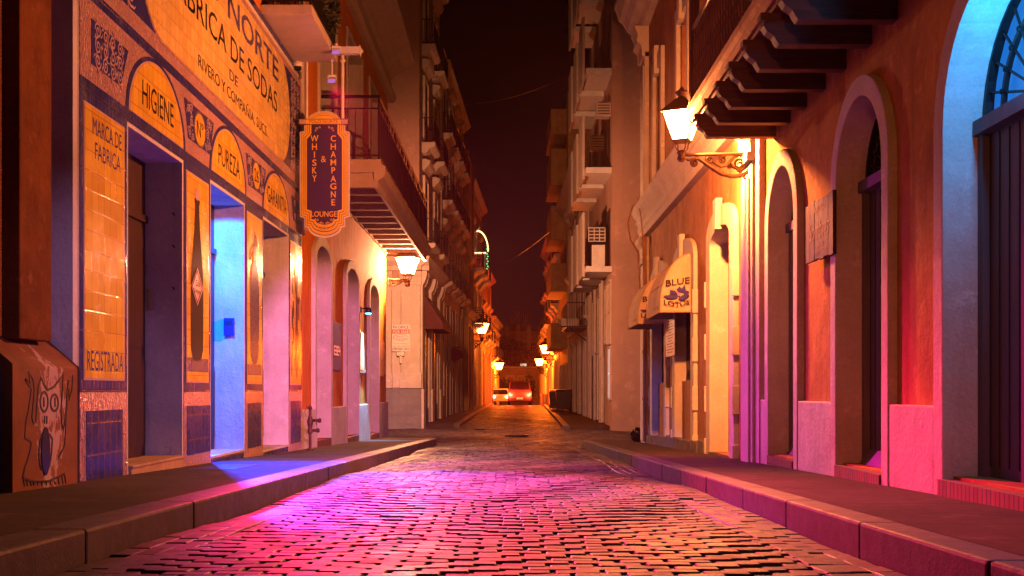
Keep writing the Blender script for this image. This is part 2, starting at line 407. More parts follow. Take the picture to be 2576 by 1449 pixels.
def brick(x0, x1, y0, y1, near):
    c = .010 if near else .012; j = random.uniform(-.0025, .0025) + (random.uniform(-.010, .003) if random.random() < .06 else 0); tx, ty = random.uniform(-.02, .02), random.uniform(-.022, .022)
    yaw = random.uniform(-.03, .03); cx, cy = (x0 + x1) / 2, (y0 + y1) / 2; zc = road_z(cy) + crown(cx, cy) + und(cx, cy) + j
    b = len(rv); sl = (road_z(cy + .2) - road_z(cy - .2)) / .4
    lev = [(0, -.05), (0, -.010), (.004, -.003), (c, 0)] if near else [(0, -.05), (0, -.008), (c, 0)]
    for ins, dz in lev:
        for px, py in ((x0 + ins, y0 + ins), (x1 - ins, y0 + ins), (x1 - ins, y1 - ins), (x0 + ins, y1 - ins)):
            dx, dy = px - cx, py - cy
            rv.append((cx + dx - dy * yaw, cy + dy + dx * yaw, zc + dz + dx * tx + dy * (ty + sl)))
    k = len(lev); r = random.random()
    for l in range(k - 1):
        for i in range(4): rf.append((b + 4 * l + i, b + 4 * l + (i + 1) % 4, b + 4 * l + 4 + (i + 1) % 4, b + 4 * l + 4 + i)); rr.append(r)
    rf.append((b + 4 * k - 4, b + 4 * k - 3, b + 4 * k - 2, b + 4 * k - 1)); rr.append(r)
y = 3.0; row = 0
while y < 98:
    far = y > 50
    p = .116 if y < 33 else (.125 if y < 50 else .17); L = .225
    a, b = KL(y) + .012, KR(y) - .012
    if 33.5 < y < 46.5: a, b = -6.5, 6.2
    elif 31 < y <= 33.5: b = 6.2
    elif 44.6 < y <= 46.5: b = KR(y)
    e = .42 if y < 33 else .0
    x = a + e + (0 if row % 2 else -L * .5) + random.uniform(-.012, .012)
    while x < b - e:
        l = L * random.uniform(.97, 1.03); x1 = min(x + l, b - e); x0 = max(x, a + e)
        if x1 - x0 > .05: brick(x0 + .003, x1 - .013 - random.uniform(0, .006), y + .001 + random.uniform(0, .002), y + p - .004, y < 14)
        x += l
    y += p; row += 1
for side in (0, 1):                                 # three courses laid lengthwise along each kerb
    for c in range(3):
        y = 3.0 + random.random() * .2
        while y < 31.5:
            l = random.uniform(.24, .33)
            x0 = (KL(y) + .012 + c * .137) if side == 0 else (KR(y) - .012 - (c + 1) * .137)
            brick(x0 + .003, x0 + .131, y, y + l - .012, y < 14); y += l
y = 3.0                                             # packed joint filling just below the brick tops
while y < 98:
    y2 = y + .25; a, b = (-6.5, 6.2) if 33.5 < y < 46.5 else (KL(y), KR(y))
    k = 16; o_ = len(rv)
    for yy in (y, y2):
        for i in range(k + 1): xx = lerp(a, b, i / k); rv.append((xx, yy, road_z(yy) + crown(xx, yy) + und(xx, yy) - .013))
    for i in range(k): rf.append((o_ + i, o_ + i + 1, o_ + k + 2 + i, o_ + k + 1 + i)); rr.append(.12)
    y = y2
me = bpy.data.meshes.new('road'); me.from_pydata(rv, [], rf); me.materials.append(brick_mat())
at = me.attributes.new('rnd', 'FLOAT', 'FACE'); at.data.foreach_set('value', rr)
ro = bpy.data.objects.new('road', me); COL.objects.link(ro); tag(ro, kind='structure')

def pavement(name, segs, zf, inner, outer, kerbw, ys, front=None):
    mb = MB(); kb = MB(); s = 1 if outer(ys[0]) > inner(ys[0]) else -1
    for a, b in zip(ys, ys[1:]):
        mb.add([(inner(a) + s * kerbw, a, zf(a)), (inner(b) + s * kerbw, b, zf(b)), (outer(b) + s * .6, b, zf(b)), (outer(a) + s * .6, a, zf(a))], [(0, 1, 2, 3)])
    mb.add([(inner(ys[-1]) + s * kerbw, ys[-1], zf(ys[-1])), (outer(ys[-1]) + s * .6, ys[-1], zf(ys[-1])), (outer(ys[-1]) + s * .6, ys[-1], zf(ys[-1]) - .5), (inner(ys[-1]) + s * kerbw, ys[-1], zf(ys[-1]) - .5)], [(0, 1, 2, 3)])
    mb.add([(inner(ys[0]) + s * kerbw, ys[0], zf(ys[0])), (outer(ys[0]) + s * .6, ys[0], zf(ys[0])), (outer(ys[0]) + s * .6, ys[0], zf(ys[0]) - .5), (inner(ys[0]) + s * kerbw, ys[0], zf(ys[0]) - .5)], [(0, 1, 2, 3)])
    tag(mb.build(name, m_concrete), kind='structure')
    for a, b in zip(segs, segs[1:]):
        j = random.uniform(-.004, .004); gp = .006
        P = []
        for yy in (a + gp, b - gp):
            i = inner(yy) + j
            P += [(i, yy, zf(yy) - .45), (i, yy, zf(yy) + .004), (i + s * kerbw, yy, zf(yy) + .004), (i + s * kerbw, yy, zf(yy) - .45)]
        kb.add(P, [(0, 1, 2, 3), (4, 7, 6, 5), (0, 4, 5, 1), (1, 5, 6, 2), (2, 6, 7, 3), (3, 7, 4, 0)])
    tag(kb.build('kerb', m_kerb, bevel=.018), kind='structure')
pavement('pavement', [2.6, 4.2, 5.9, 7.9, 10.4, 12.2, 13.7, 16, 18.3, 20.6, 22.8, 25, 27, 29, 31, 33], walk_z, KL, WL, .29, [2, 10, 20, 33])
pavement('pavement', [2.6, 4.6, 6.3, 8.0, 9.5, 11.3, 13, 14.6, 16.5, 18.4, 20.4, 22.5, 24.8, 27, 29, 31], walk_z, KR, WR, .22, [2, 10, 20, 31])
fr_l = [47 + 2.4 * i for i in range(22)]; fr_r = [44.8 + 2.4 * i for i in range(23)]
pavement('pavement', fr_l, farwalk_z, KL, WL, .25, fr_l)
pavement('pavement', fr_r, farwalk_z, KR, WR, .25, fr_r)
# rounded pavement ends at the crossing
c = MB(); arc = [(-3.40 + 1.22 * cos(t * pi / 16), 33 + 2.4 * sin(t * pi / 16)) for t in range(9)]
pts = [(x, y, walk_z(min(y, 33)) - .012 * max(0, y - 33)) for x, y in arc] + [(-4.5, 35.4, walk_z(33) - .03), (-4.5, 33, walk_z(33))]
c.poly(pts)
for a, b in zip(pts[:9], pts[1:10]): c.poly([a, b, (b[0], b[1], b[2] - .5), (a[0], a[1], a[2] - .5)])
tag(c.build('pavement', m_kerb), kind='structure')
c = MB(); c.add([(1.9, 31, walk_z(31) + .004), (1.9, 31, -2), (3.0, 31.0, walk_z(31) + .004), (3.0, 31.0, -2), (9, 30.5, walk_z(31)), (9, 30.5, -2), (9, 26, walk_z(30)), (3, 26, walk_z(26) + .004)], [(0, 1, 3, 2), (2, 3, 5, 4), (2, 4, 6, 7)])
tag(c.build('pavement', m_concrete), kind='structure')
gr = MB()      # drain grate in the left pavement
root = thing('drain_grate', 'dark slotted drain grate set in the pavement before the second tiled pillar', 'drain grate', (-3.3, 13.6, walk_z(13.6)))
for i in range(9): gr.add([(-3.62 + 0, 12.9 + i * .17, walk_z(12.9 + i * .17) + .006), (-3.1, 12.9 + i * .17, walk_z(12.9 + i * .17) + .006), (-3.1, 13.0 + i * .17, walk_z(13.0 + i * .17) + .006), (-3.62, 13.0 + i * .17, walk_z(13.0 + i * .17) + .006)], [(0, 1, 2, 3)])
gr.build('slots', m_iron, root)

# ------------------------------------------------------------------ left edge building
L = LF()
root = thing('corner_building', 'rust orange building with dark slots and a sloped graffiti plinth', 'building', (-4.0, 9.3, walk_z(9.3)))
mb = MB(L); mb.wall(3.0, 10.36, -1.6, 14, [], .3, n=-.36); mb.build('wall', m_rust, root)
for a, b in ((9.32, 9.97), (7.8, 9.0)): mb = MB(L); mb.box(a, b, .42, 14, -.35, -.06); mb.build('pilaster', m_rust, root, bevel=.015)
mb = MB(L); mb.box(10.30, 10.42, -1.4, 14, -.5, -.004); mb.build('party_wall_edge', m_jamb, root)
def plinth_mat():
    m, nt, b = base('peeling_plinth_paint'); pos = nd(nt, 'NewGeometry').outputs['Position']
    col = mix(nt, ramp(nt, noise(nt, pos, 3, 8), .35, .7), (.22, .07, .025), (.13, .04, .016))
    sx = nd(nt, 'SeparateXYZ'); nt.links.new(pos, sx.inputs[0])
    d = nd(nt, 'VectorMath', operation='DISTANCE'); nt.links.new(scaled(nt, pos, (0, 1.25, .62)), d.inputs[0]); d.inputs[1].default_value = (0, 9.62 * 1.25, -.22 * .62)
    mr = nd(nt, 'MapRange'); mr.inputs[1].default_value = .12; mr.inputs[2].default_value = .62; mr.inputs[3].default_value = .16; mr.inputs[4].default_value = -.16
    nt.links.new(d.outputs['Value'], mr.inputs[0])
    ad = nd(nt, 'Math', operation='ADD'); nt.links.new(noise(nt, scaled(nt, pos, (8, 8, 5)), 1, 9, .72), ad.inputs[0]); nt.links.new(mr.outputs[0], ad.inputs[1])
    col = mix(nt, ramp(nt, ad.outputs[0], .56, .58), col, (.42, .27, .22))
    nt.links.new(col, b.inputs['Base Color']); b.inputs['Roughness'].default_value = .85
    nt.links.new(bump(nt, ad.outputs[0], .3, .02), b.inputs['Normal']); return m
m_plinth = plinth_mat()
mb = MB(L); pr = [(-.36, -1.6), (.07, -1.6), (.07, .20), (-.30, .52), (-.36, .52)]
mb.profile(pr, 8.86, 10.22); pl = mb.build('plinth', m_plinth, root, bevel=.012)
mb = MB(L); mb.profile([(-.36, -1.6), (.0, -1.6), (.0, .15), (-.3, .45), (-.36, .45)], 4, 8.84); mb.build('plinth_return', plain('blue_skirting', (.02, .03, .10), .6), root)
def gp(x, y):                      # graffiti pixel (crop of the plinth) -> facade coordinates
    return onx(x * .3704, 805 + y * .3704, -3.848)
mb = MB(L)
def stroke(pts, w=.020): mb.ribbon([gp(*p) for p in pts], w, .071, .075)
stroke([(195, 610), (215, 470), (170, 400), (205, 440), (195, 355), (225, 400), (235, 470), (228, 560), (218, 660), (228, 705), (244, 690), (252, 560), (262, 450), (280, 392), (300, 440), (325, 475), (365, 455), (400, 410), (430, 365), (425, 480), (415, 600), (420, 700), (430, 748), (440, 700), (450, 590), (455, 500), (465, 410)])
stroke([(195, 610), (175, 700), (170, 800), (215, 830), (200, 910), (170, 1000), (155, 1075)])
stroke([(495, 375), (490, 470), (470, 540), (470, 470), (455, 560), (445, 760), (440, 850), (395, 940)])
for cx, cy, a, b in ((300, 555, 26, 66), (370, 562, 26, 55)): stroke([(cx + a * cos(t * pi / 12), cy + b * sin(t * pi / 12)) for t in range(25)], .022)
for x in (298, 374): stroke([(x, 525), (x + 1, 590)], .022)
for x in (303, 318): stroke([(x, 650), (x, 705)], .018)
stroke([(262, 930), (270, 830), (290, 768), (340, 780), (356, 810), (350, 900), (335, 1000)], .022)
stroke([(262, 930), (275, 1000), (300, 1030)], .018)
stroke([(155, 1075), (240, 1100), (330, 1095), (440, 1045)], .018)
for x in (160, 180, 205, 225, 250, 280, 310, 340, 370, 395, 420, 440): stroke([(x, 1082 + (12 if 200 < x < 380 else 0) - max(0, x - 370) * .4), (x + 8, 1128 - (x - 160) * .06)], .014)
mb.build('graffiti_drawing', m_black, pl)
mb = MB(L); c0 = gp(308, 890); mb.prism(ell(c0, .085, .20), .071, .079); mb.build('meter_hatch', plain('hatch_metal', (.035, .035, .045), .25, .5), pl)

# ------------------------------------------------------------------ tiled facade
root = thing('tiled_building', 'old soda factory front covered in yellow and navy picture tiles', 'building', (-3.92, 16, walk_z(16)))
DOORS = [(11.77, 13.70), (15.0, 16.87), (18.16, 20.19)]
sills = [-.80, -.86, -.95]
mb = MB(L); mb.wall(10.42, 21.5, -1.7, 5.9, [(a, b, s, 2.70) for (a, b), s in zip(DOORS, sills)], .44)
mb.build('wall', m_jamb, root)
mb = MB(L); mb.wall(10.42, 21.5, 5.903, 13.5, [(18.55, 20.2, 6.06, 8.6)], .3, n=-.03); mb.build('upper_wall', m_orangeL, root)
mb = MB(L); mb.box(18.6, 20.15, 6.06, 8.6, -.32, -.26); mb.build('balcony_door', m_door, root)
# tile fields
mb = MB(L); mb.box(10.44, 21.48, 2.87, 5.72, .002, .006); mb.build('relief_tile_field', m_rel, root)
for a, b in ((2.74, 2.866), (3.625, 3.735), (5.80, 5.897)): mb = MB(L); mb.box(10.44, 21.48, a, b, .002, .0095); mb.build('navy_tile_band', m_tB, root)
PIL = [(10.44, 11.72), (13.75, 14.95), (16.92, 18.11), (20.24, 21.48)]
for k, (a, b) in enumerate(PIL):
    zg = walk_z((a + b) / 2) - .1
    mb = MB(L); mb.box(a, b, zg, -.02, .002, .009); mb.build('dado_border', m_rel, root)
    w = .15 if k != 1 else .12
    mb = MB(L); mb.box(a + w, b - (w if k != 1 else .02), zg + (0 if k == 0 else .24), -.19, .003, .014); mb.build('dado_tiles', m_tN, root)
    mb = MB(L); mb.box(a, b, -.018, 2.737, .002, .007); fr_ = mb.build('tile_frame', m_tB, root)
    mb = MB(L); mb.box(a + .085, b - .085, .095, 2.655, .003, .0105); mb.build('white_edge_line', m_scroll, fr_)
    mb = MB(L); mb.box(a + .105, b - .105, .115, 2.635, .004, .0135); mb.build('picture_tiles', m_tO, root)
    if k in (1, 2):
        mb = MB(L); mb.box(a + .125, b - .125, .13 + .10, .40, .005, .0155); mb.build('navy_strip', m_tB, fr_)
ti = MB(L)
text('MARCA DE', L, (10.74, 11.53, 2.39, 2.55), .0150, m_inkb, root)
text('FABRICA', L, (10.80, 11.50, 2.17, 2.33), .0150, m_inkb, root)
text('REGISTRADA', L, (10.60, 11.58, .185, .37), .0150, m_inkb, root)
# bottle, siphon and burgundy print
def sil(c, prof): return [(c + r, z) for r, z in prof] + [(c - r, z) for r, z in reversed(prof)]
c = 14.30
mb = MB(L); mb.prism(sil(c, [(.10, .36), (.20, .40), (.265, .50), (.28, .70), (.285, 1.25), (.26, 1.50), (.19, 1.75), (.125, 2.0), (.095, 2.2), (.09, 2.3), (.115, 2.32), (.115, 2.37)]), .005, .0165); bo = mb.build('bottle_picture', m_bottle, root)
mb = MB(L); mb.prism(ell((c, 2.43), .10, .075), .005, .0175); mb.build('cork', m_scroll, bo)
mb = MB(L); mb.prism([(c, 1.05), (c + .27, 1.28), (c, 1.52), (c - .27, 1.28)], .006, .0185); mb.build('diamond_label', m_scroll, bo)
mb = MB(L); mb.band([(c, 1.10), (c + .215, 1.28), (c, 1.47), (c - .215, 1.28), (c, 1.10)], [(c, 1.075), (c + .24, 1.28), (c, 1.495), (c - .24, 1.28), (c, 1.075)], .01, .0200); mb.build('label_border', m_burg, bo)
text('Cola', L, (c - .08, c + .10, 1.29, 1.37), .0205, m_burg, bo); text('Champagne', L, (c - .15, c + .15, 1.19, 1.26), .0205, m_burg, bo)
c = 17.50
mb = MB(L); mb.prism(sil(c, [(.10, .40), (.24, .50), (.29, .62), (.27, .72), (.29, .80), (.31, 1.4), (.29, 1.62), (.20, 1.82), (.10, 1.95), (.085, 2.0)]), .005, .0165); bo = mb.build('siphon_picture', m_siph, root)
mb = MB(L); mb.prism([(c - .09, 1.97), (c + .09, 1.97), (c + .07, 2.12), (c + .05, 2.30), (c + .03, 2.40), (c - .03, 2.40), (c - .05, 2.2), (c - .10, 2.14), (c - .22, 2.06), (c - .27, 1.95), (c - .31, 1.97), (c - .25, 2.12), (c - .10, 2.22), (c - .09, 2.14)], .005, .0170)
mb.ribbon([(c, 2.38), (c + .10, 2.33), (c + .17, 2.2)], .04, .006, .0172); mb.build('siphon_head', plain('bronze_glaze', (.24, .10, .04), .2), bo)
c = 20.88
mb = MB(L)
mb.prism([(c - .12, 2.28), (c + .10, 2.30), (c + .15, 2.1), (c + .06, 1.72), (c + .13, 1.70), (c + .13, 1.15), (c + .22, 1.05), (c + .18, .82), (c + .06, .70), (c + .28, .35), (c + .17, .42), (c + .05, .22), (c - .02, .48), (c - .16, .40), (c - .03, .72), (c - .10, .95), (c - .06, 1.3), (c - .05, 1.72), (c - .16, 1.95)], .005, .0165)
mb.prism([(c + .13, 1.66), (c + .32, 1.72), (c + .30, 1.6), (c + .22, 1.58), (c + .24, 1.3), (c + .19, 1.3), (c + .17, 1.58)], .005, .0168)
mb.build('burgundy_picture', m_burg, root)
mb = MB(L)
for (u, z, w, h) in ((20.55, 1.9, .04, .2), (20.60, 1.45, .05, .16), (20.52, 1.28, .05, .2), (20.62, .98, .045, .16), (20.5, .72, .045, .16), (20.46, .45, .04, .22)): mb.prism(ell((u, z), w, h, 10), .005, .0166)
mb.build('leaf_picture', m_ink, root)
# arched name panels
for (a, b), t, cu in zip(DOORS, ('HIGIENE', 'PUREZA', 'GARANTIA'), (None,) * 3):
    m_, r_ = (a + b) / 2, (b - a) / 2
    def half(rx, rz, z0): return [(m_ - rx * cos(pi * i / 30), z0 + rz * sin(pi * i / 30)) for i in range(31)]
    mb = MB(L); mb.prism(half(r_ + .10, .765, 2.862), .004, .0110); ring = mb.build('arch_ring', m_tB, root)
    mb = MB(L); mb.prism(half(r_ + .015, .715, 2.868), .005, .0128); mb.build('pink_outline', m_scroll, ring)
    mb = MB(L); mb.prism(half(r_ - .03, .685, 2.878), .006, .0150); lu = mb.build('arch_panel', m_tO, root)
    w = {'HIGIENE': .56, 'PUREZA': .60, 'GARANTIA': .78}[t]
    text(t, L, (m_ - w, m_ + w, 3.02, 3.29), .0170, m_ink, lu)
# scroll panels with medallions
def scroll_panel(poly, cells, parent, med=None):
    mb = MB(L); mb.prism(poly, .004, .0115); p = mb.build('scroll_panel', m_inkb, parent)
    mb = MB(L)
    for (u, z, r, a0, sg) in cells:
        mb.spiral((u, z), r, 1.6, r * .22, .006, .0140, a0, sg)
        for q in range(3):
            an = a0 + q * 2.1 + .5
            mb.ribbon([(u + r * cos(an), z + r * sin(an)), (u + 1.35 * r * cos(an + .25), z + 1.35 * r * sin(an + .25)), (u + 1.5 * r * cos(an + .6), z + 1.5 * r * sin(an + .6))], r * .28, .006, .0145, r * .05)
    mb.build('scrollwork', m_scroll, p)
    if med:
        (u, z), t = med
        for (a, b, n, m) in ((.27, .225, .0150, m_siph), (.235, .195, .0165, m_tO)):
            mb = MB(L); mb.prism(ell((u, z), a, b), .006, n); o = mb.build('medallion', m, p)
        text(t, L, (u - .15, u + .15, z - .10, z + .10), .0185, m_ink, o)
cells = lambda u0, u1, z0, z1: [(lerp(u0, u1, (i + .5) / 4), lerp(z0, z1, (j + .5) / 3), .080, .8 * i + 1.6 * j, 1 if (i + j) % 2 else -1) for i in range(4) for j in range(3)]
scroll_panel([(10.72, 3.04), (11.52, 3.04), (11.75, 3.46), (10.72, 3.46)], cells(10.78, 11.6, 3.04, 3.46), root)
for u, t, z in ((14.43, 'Nº', 3.26), (17.62, '26', 3.28)):
    scroll_panel([(u - .50, 3.05), (u + .50, 3.05), (u + .68, 3.50), (u - .68, 3.50)], [(u - .40, 3.42, .07, 0, 1), (u + .40, 3.42, .07, pi, -1), (u - .52, 3.42, .06, 1, -1), (u + .52, 3.42, .06, 2, 1), (u - .36, 3.28, .07, 1, 1), (u + .36, 3.28, .07, 2, -1), (u - .46, 3.16, .06, 0, -1), (u + .46, 3.16, .06, pi, 1), (u - .32, 3.11, .055, 1, -1), (u + .32, 3.11, .055, 2, 1)], root, ((u, z), t))
scroll_panel([(20.62, 3.04), (21.2, 3.04), (21.2, 3.46), (20.45, 3.46)], [(20.8, 3.36, .08, 0, 1), (21.05, 3.18, .08, 1, -1), (20.78, 3.14, .06, 2, 1)], root)
# the great name panel
P_ = rrect(12.10, 20.25, 3.90, 5.62, .84, 14)
mb = MB(L); mb.box(10.60, 21.30, 3.915, 5.605, .003, .0100); bg = mb.build('panel_ground', m_inkb, root)
mb = MB(L)
for (u, z, r, a, s_) in [(10.75 + .27 * (i % 5), 4.05 + .24 * (i // 5), .11, i * 1.3, 1 if i % 2 else -1) for i in range(35)] + [(20.50 + .26 * (i % 3), 4.03 + .24 * (i // 3), .10, i * 1.7, 1 if i % 3 else -1) for i in range(21)]:
    mb.spiral((u, z), r, 1.5, r * .25, .006, .0118, a, s_)
    for q in range(4):
        an = a + q * 1.6; mb.ribbon([(u + r * cos(an), z + r * sin(an)), (u + 1.3 * r * cos(an + .3), z + 1.3 * r * sin(an + .3)), (u + 1.45 * r * cos(an + .7), z + 1.45 * r * sin(an + .7))], r * .3, .006, .0121, r * .06)
mb.build('scrollwork', m_scroll, bg)
mb = MB(L); mb.prism(rrect(12.06, 20.29, 3.87, 5.65, .87, 14), .004, .0125); mb.build('panel_rim', m_rel, bg)
mb = MB(L); mb.prism(P_, .005, .0150); pn = mb.build('name_panel', m_tP, root)
def spaced(s, u0, u1, z0, z1, m, n=.0175, bold=.0): text(s, L, (u0, u1, z0, z1), n, m, pn, bold=bold)
spaced('POLO NORTE', 12.75, 19.25, 5.13, 5.51, m_inkb, bold=.012)
spaced('FABRICA DE SODAS', 13.1, 19.15, 4.60, 4.94, m_ink)
spaced('DE', 15.93, 16.42, 4.31, 4.45, m_inkb)
spaced('RIVERO Y COMPAÑIA, SUCS.', 14.35, 18.40, 4.01, 4.23, m_ink)
# doors and sills
for k, (a, b) in enumerate(DOORS):
    zg = walk_z((a + b) / 2)
    mb = MB(L); mb.box(a + .005, b - .005, sills[k], 2.70, -.54, -.44); d = mb.build('door', [m_door, m_black, m_door][k], root)
    mb = MB(L); 
    for u in (a + .35, (a + b) / 2, b - .35):
        mb.box(u - .3, u + .3, sills[k] + .15, .35, -.439, -.42); mb.box(u - .3, u + .3, .5, 1.9, -.439, -.43)
    mb.box(a + .01, b - .01, 1.98, 2.06, -.439, -.40); mb.build('door_panels', m_door if k != 1 else m_black, d)
    mb = MB(L)
    if k == 0: mb.box(a + .02, b - .02, zg - .2, sills[0], -.43, .03); mb.box(a - .02 + .04, b - .02, sills[0], sills[0] + .03, -.42, .045); mb.build('door_step', m_farA, root, bevel=.008)
    else:
        mb.box(a + .005, b - .005, zg - .2, sills[k] - .001, -.43, -.012); mb.build('door_step', m_white, root)
        mb = MB(L); mb.box(a + .01, b - .01, zg - .2, sills[k] - .03, -.4, .004); mb.build('step_tiles', m_tN, root)
    if k != 1:
        mb = MB(L); mb.lathe(((a + b) / 2 - .1, .1, -.40), [(.03, -.02), (.03, .0), (.012, .01), (.03, .05), (.03, .07), (.01, .08)], 10, 2); mb.build('door_knob', m_metal, d)
# keypads and hooks on the jambs
j = Frame((0, 13.70, 0), (1, 0, 0), (0, 0, 1), (0, -1, 0))
mb = MB(j); mb.box(-4.32, -4.25, .95, 1.20, .002, .04); mb.build('door_buzzer', m_metal, root, bevel=.006)
mb = MB(j)
for z in (2.1, 1.72, 1.22): mb.tube([(-4.02, z, .0), (-4.02, z, .05), (-3.99, z - .03, .06)], .008)
mb.build('wall_hook', m_iron, root)
j = Frame((0, 16.87, 0), (1, 0, 0), (0, 0, 1), (0, -1, 0))
x0, z0 = ony(564, 800, 16.86); x1, z1 = ony(590, 845, 16.86)
kp = thing('intercom_box', 'dark intercom box on the blue lit door jamb', 'intercom', ((x0 + x1) / 2, 16.86, z1))
mb = MB(j); mb.box(x0, x1, z1, z0, .002, .05); mb.build('case', m_inkb, kp, bevel=.008)
mb = MB(j); mb.box(x0 + .02, x1 - .02, z0 - .10, z0 - .04, .04, .055); mb.build('screen', m_black, kp)

# cast covers set in the paving of the crossing
for (px, py, rr_, lb) in ((1300, 1096, .42, 'round cast iron manhole cover glinting in the middle of the crossing'), (1216, 1083, .34, 'smaller iron cover in the crossing near the far left kerb')):
    Yg = 1.575 * FP / (py - 982); Xg = (px - 1288) * Yg / FP
    r = thing('manhole_cover', lb, 'manhole cover', (Xg, Yg, road_z(Yg) + .02)); mb = MB(Frame((Xg, Yg, road_z(Yg) + .018), (1, 0, 0), (0, 0, 1), (0, -1, 0)))
    mb.lathe((0, 0, 0), [(rr_, -.03), (rr_, .012), (rr_ - .02, .016), (rr_ - .04, .010)], 28)
    mb.build('rim', m_iron, r)
    mb = MB(Frame((Xg, Yg, road_z(Yg) + .018), (1, 0, 0), (0, 0, 1), (0, -1, 0))); mb.lathe((0, 0, 0), [(rr_ - .045, -.02), (rr_ - .045, .012)], 28)
    for q in range(-3, 4): mb.box(-rr_ * .7, rr_ * .7, .011, .02, q * .09 - .015, q * .09 + .015)
    mb.build('lid', plain('worn_cast_iron', (.10, .085, .08), .28, .8), r)
# ------------------------------------------------------------------ lamps
def glow(name, c, s):
    m = bpy.data.materials.new(name); m.use_nodes = True; nt = m.node_tree; nt.nodes.remove(nt.nodes['Principled BSDF'])
    e = nd(nt, 'Emission'); e.inputs[0].default_value = c4(c); e.inputs[1].default_value = s
    t = nd(nt, 'BsdfTransparent'); a = nd(nt, 'AddShader'); nt.links.new(e.outputs[0], a.inputs[0]); nt.links.new(t.outputs[0], a.inputs[1])
    nt.links.new(a.outputs[0], nt.nodes['Material Output'].inputs['Surface']); return m
def bulb(loc, col, power, r=.07):
    l = bpy.data.lights.new('lamp_bulb', 'POINT'); l.color = col; l.energy = power; l.shadow_soft_size = r
    o = bpy.data.objects.new('lamp_bulb', l); COL.objects.link(o); o.location = loc; return o
m_glowR = glow('sodium_glass', (1, .40, .14), 22)
m_glowL = glow('sodium_glass_corner', (1, .45, .18), 16)
m_glowF = glow('sodium_glass_far', (1, .40, .08), 14)
def lantern(root, c, s, gm, rot=.35, iron=None):
    iron = iron or m_lampiron
    fr = Frame(c, (1, 0, 0), (0, 0, 1), (0, -1, 0)); mb = MB(fr); k = s
    mb.lathe((0, 0, 0), [(.045 * k, -.06 * k), (.07 * k, -.02 * k), (.05 * k, .03 * k), (.075 * k, .07 * k), (.05 * k, .10 * k)], 10)
    for a in range(4):
        q = rot + pi / 4 + a * pi / 2; d = (cos(q), sin(q))
        mb.tube([(.045 * k * d[0], .08 * k, .045 * k * d[1]), (.10 * k * d[0], .13 * k, .10 * k * d[1]), (.11 * k * d[0], .2 * k, .11 * k * d[1]), (.155 * k * d[0], .24 * k, .155 * k * d[1])], .009 * k)
        mb.tube([(.158 * k * d[0], .24 * k, .158 * k * d[1]), (.325 * k * d[0], .63 * k, .325 * k * d[1])], .011 * k)
    mb.frus((0, 0), .222 * k, .245 * k, .125 * k, .125 * k, .13 * k, .13 * k, rot)
    mb.frus((0, 0), .632 * k, .66 * k, .255 * k, .255 * k, .25 * k, .25 * k, rot)
    mb.frus((0, 0), .66 * k, .84 * k, .235 * k, .235 * k, .075 * k, .075 * k, rot)
    mb.lathe((0, 0, 0), [(.075 * k, .84 * k), (.05 * k, .88 * k), (.10 * k, .93 * k), (.09 * k, .95 * k), (.05 * k, .97 * k), (.01, 1.02 * k)], 10)
    f = mb.build('lantern_frame', iron, root)
    mb = MB(fr); mb.frus((0, 0), .246 * k, .631 * k, .112 * k, .112 * k, .222 * k, .222 * k, rot)
    mb.build('lantern_glass', gm, f)
def bracket(root, mp, Y, iron=None, t=.027):     # wrought scroll bracket seen side on; mp maps crop pixels to (X, Z)
    fr = CF(Y); mb = MB(fr); P = lambda *q: [(*mp(*p), 0) for p in q]
    mb.tube(P((500, 985), (900, 975), (1470, 965)), t * .8, 8)
    mb.tube(P((1490, 900), (1490, 1350)), t * 1.1, 8)
    mb.tube(P((640, 1040), (700, 1035), (780, 1090), (900, 1175), (1030, 1260), (1180, 1300), (1330, 1290), (1420, 1235), (1470, 1140)), t, 8)
    mb.tube(P((500, 1040), (560, 1060), (640, 1040)), t * .7)
    def sp(c, r, turns, a0, sg, w=.8):
        k = int(12 * turns); mb.tube([(*mp(c[0] + r * cos(a0 + sg * 2 * pi * turns * i / k) * lerp(1, .12, i / k), c[1] + r * sin(a0 + sg * 2 * pi * turns * i / k) * lerp(1, .12, i / k)), 0) for i in range(k + 1)], t * w, 6, t * w * .6)
    sp((645, 1100), 58, 1.6, -1.5, -1); sp((865, 1050), 55, 1.7, -2.4, -1); sp((1060, 1055), 58, 1.7, -.8, -1)
    sp((1300, 1120), 95, 1.9, 1.9, -1, .9)
    mb.tube(P((920, 1080), (960, 1120), (1030, 1155), (1110, 1140), (1170, 1080), (1230, 1010), (1300, 985), (1400, 1020), (1460, 1090)), t * .8, 6)
    mb.tube(P((1170, 1090), (1200, 1150), (1260, 1190), (1310, 1200), (1320, 1250)), t * .8, 6)
    for i in range(7): mb.tube(P((900 + i * 50, 1185 + i * 17), (915 + i * 50, 1225 + i * 13)), t * .9, 5, t * .3)
    for dx, dy in ((-40, 40), (-15, 55), (15, 55), (40, 35)): mb.tube(P((1160, 1130), (1160 + dx, 1140 + dy)), t * .7, 5, t * .25)
    mb.tube(P((1380, 1270), (1370, 1320), (1410, 1345)), t * .8, 5, t * .3)
    mb.build('bracket', iron or m_lampiron, root)
YL = 15.3
lx, lz = ony(1715, 398, YL)
root = thing('street_lamp', 'blazing square lantern on scrolled iron bracket under the wooden balcony', 'street lamp', (3.2, YL, 3.1), 'wall street lamps')
lantern(root, (lx, YL, lz + .01), .92, m_glowR, .38); bulb((lx, YL, lz + .01 + .45), (1, .26, .06), 4600)
bracket(root, lambda x, y: ony(1636.8 + x * .17134, 221.4 + y * .17134, YL), YL)
YC = 36.45
lx2, lz2 = ony(1025, 703, YC)
root = thing('street_lamp', 'glowing lantern on the corner bracket of the orange building below its long balcony', 'street lamp', (-3.9, YC, lz2), 'wall street lamps')
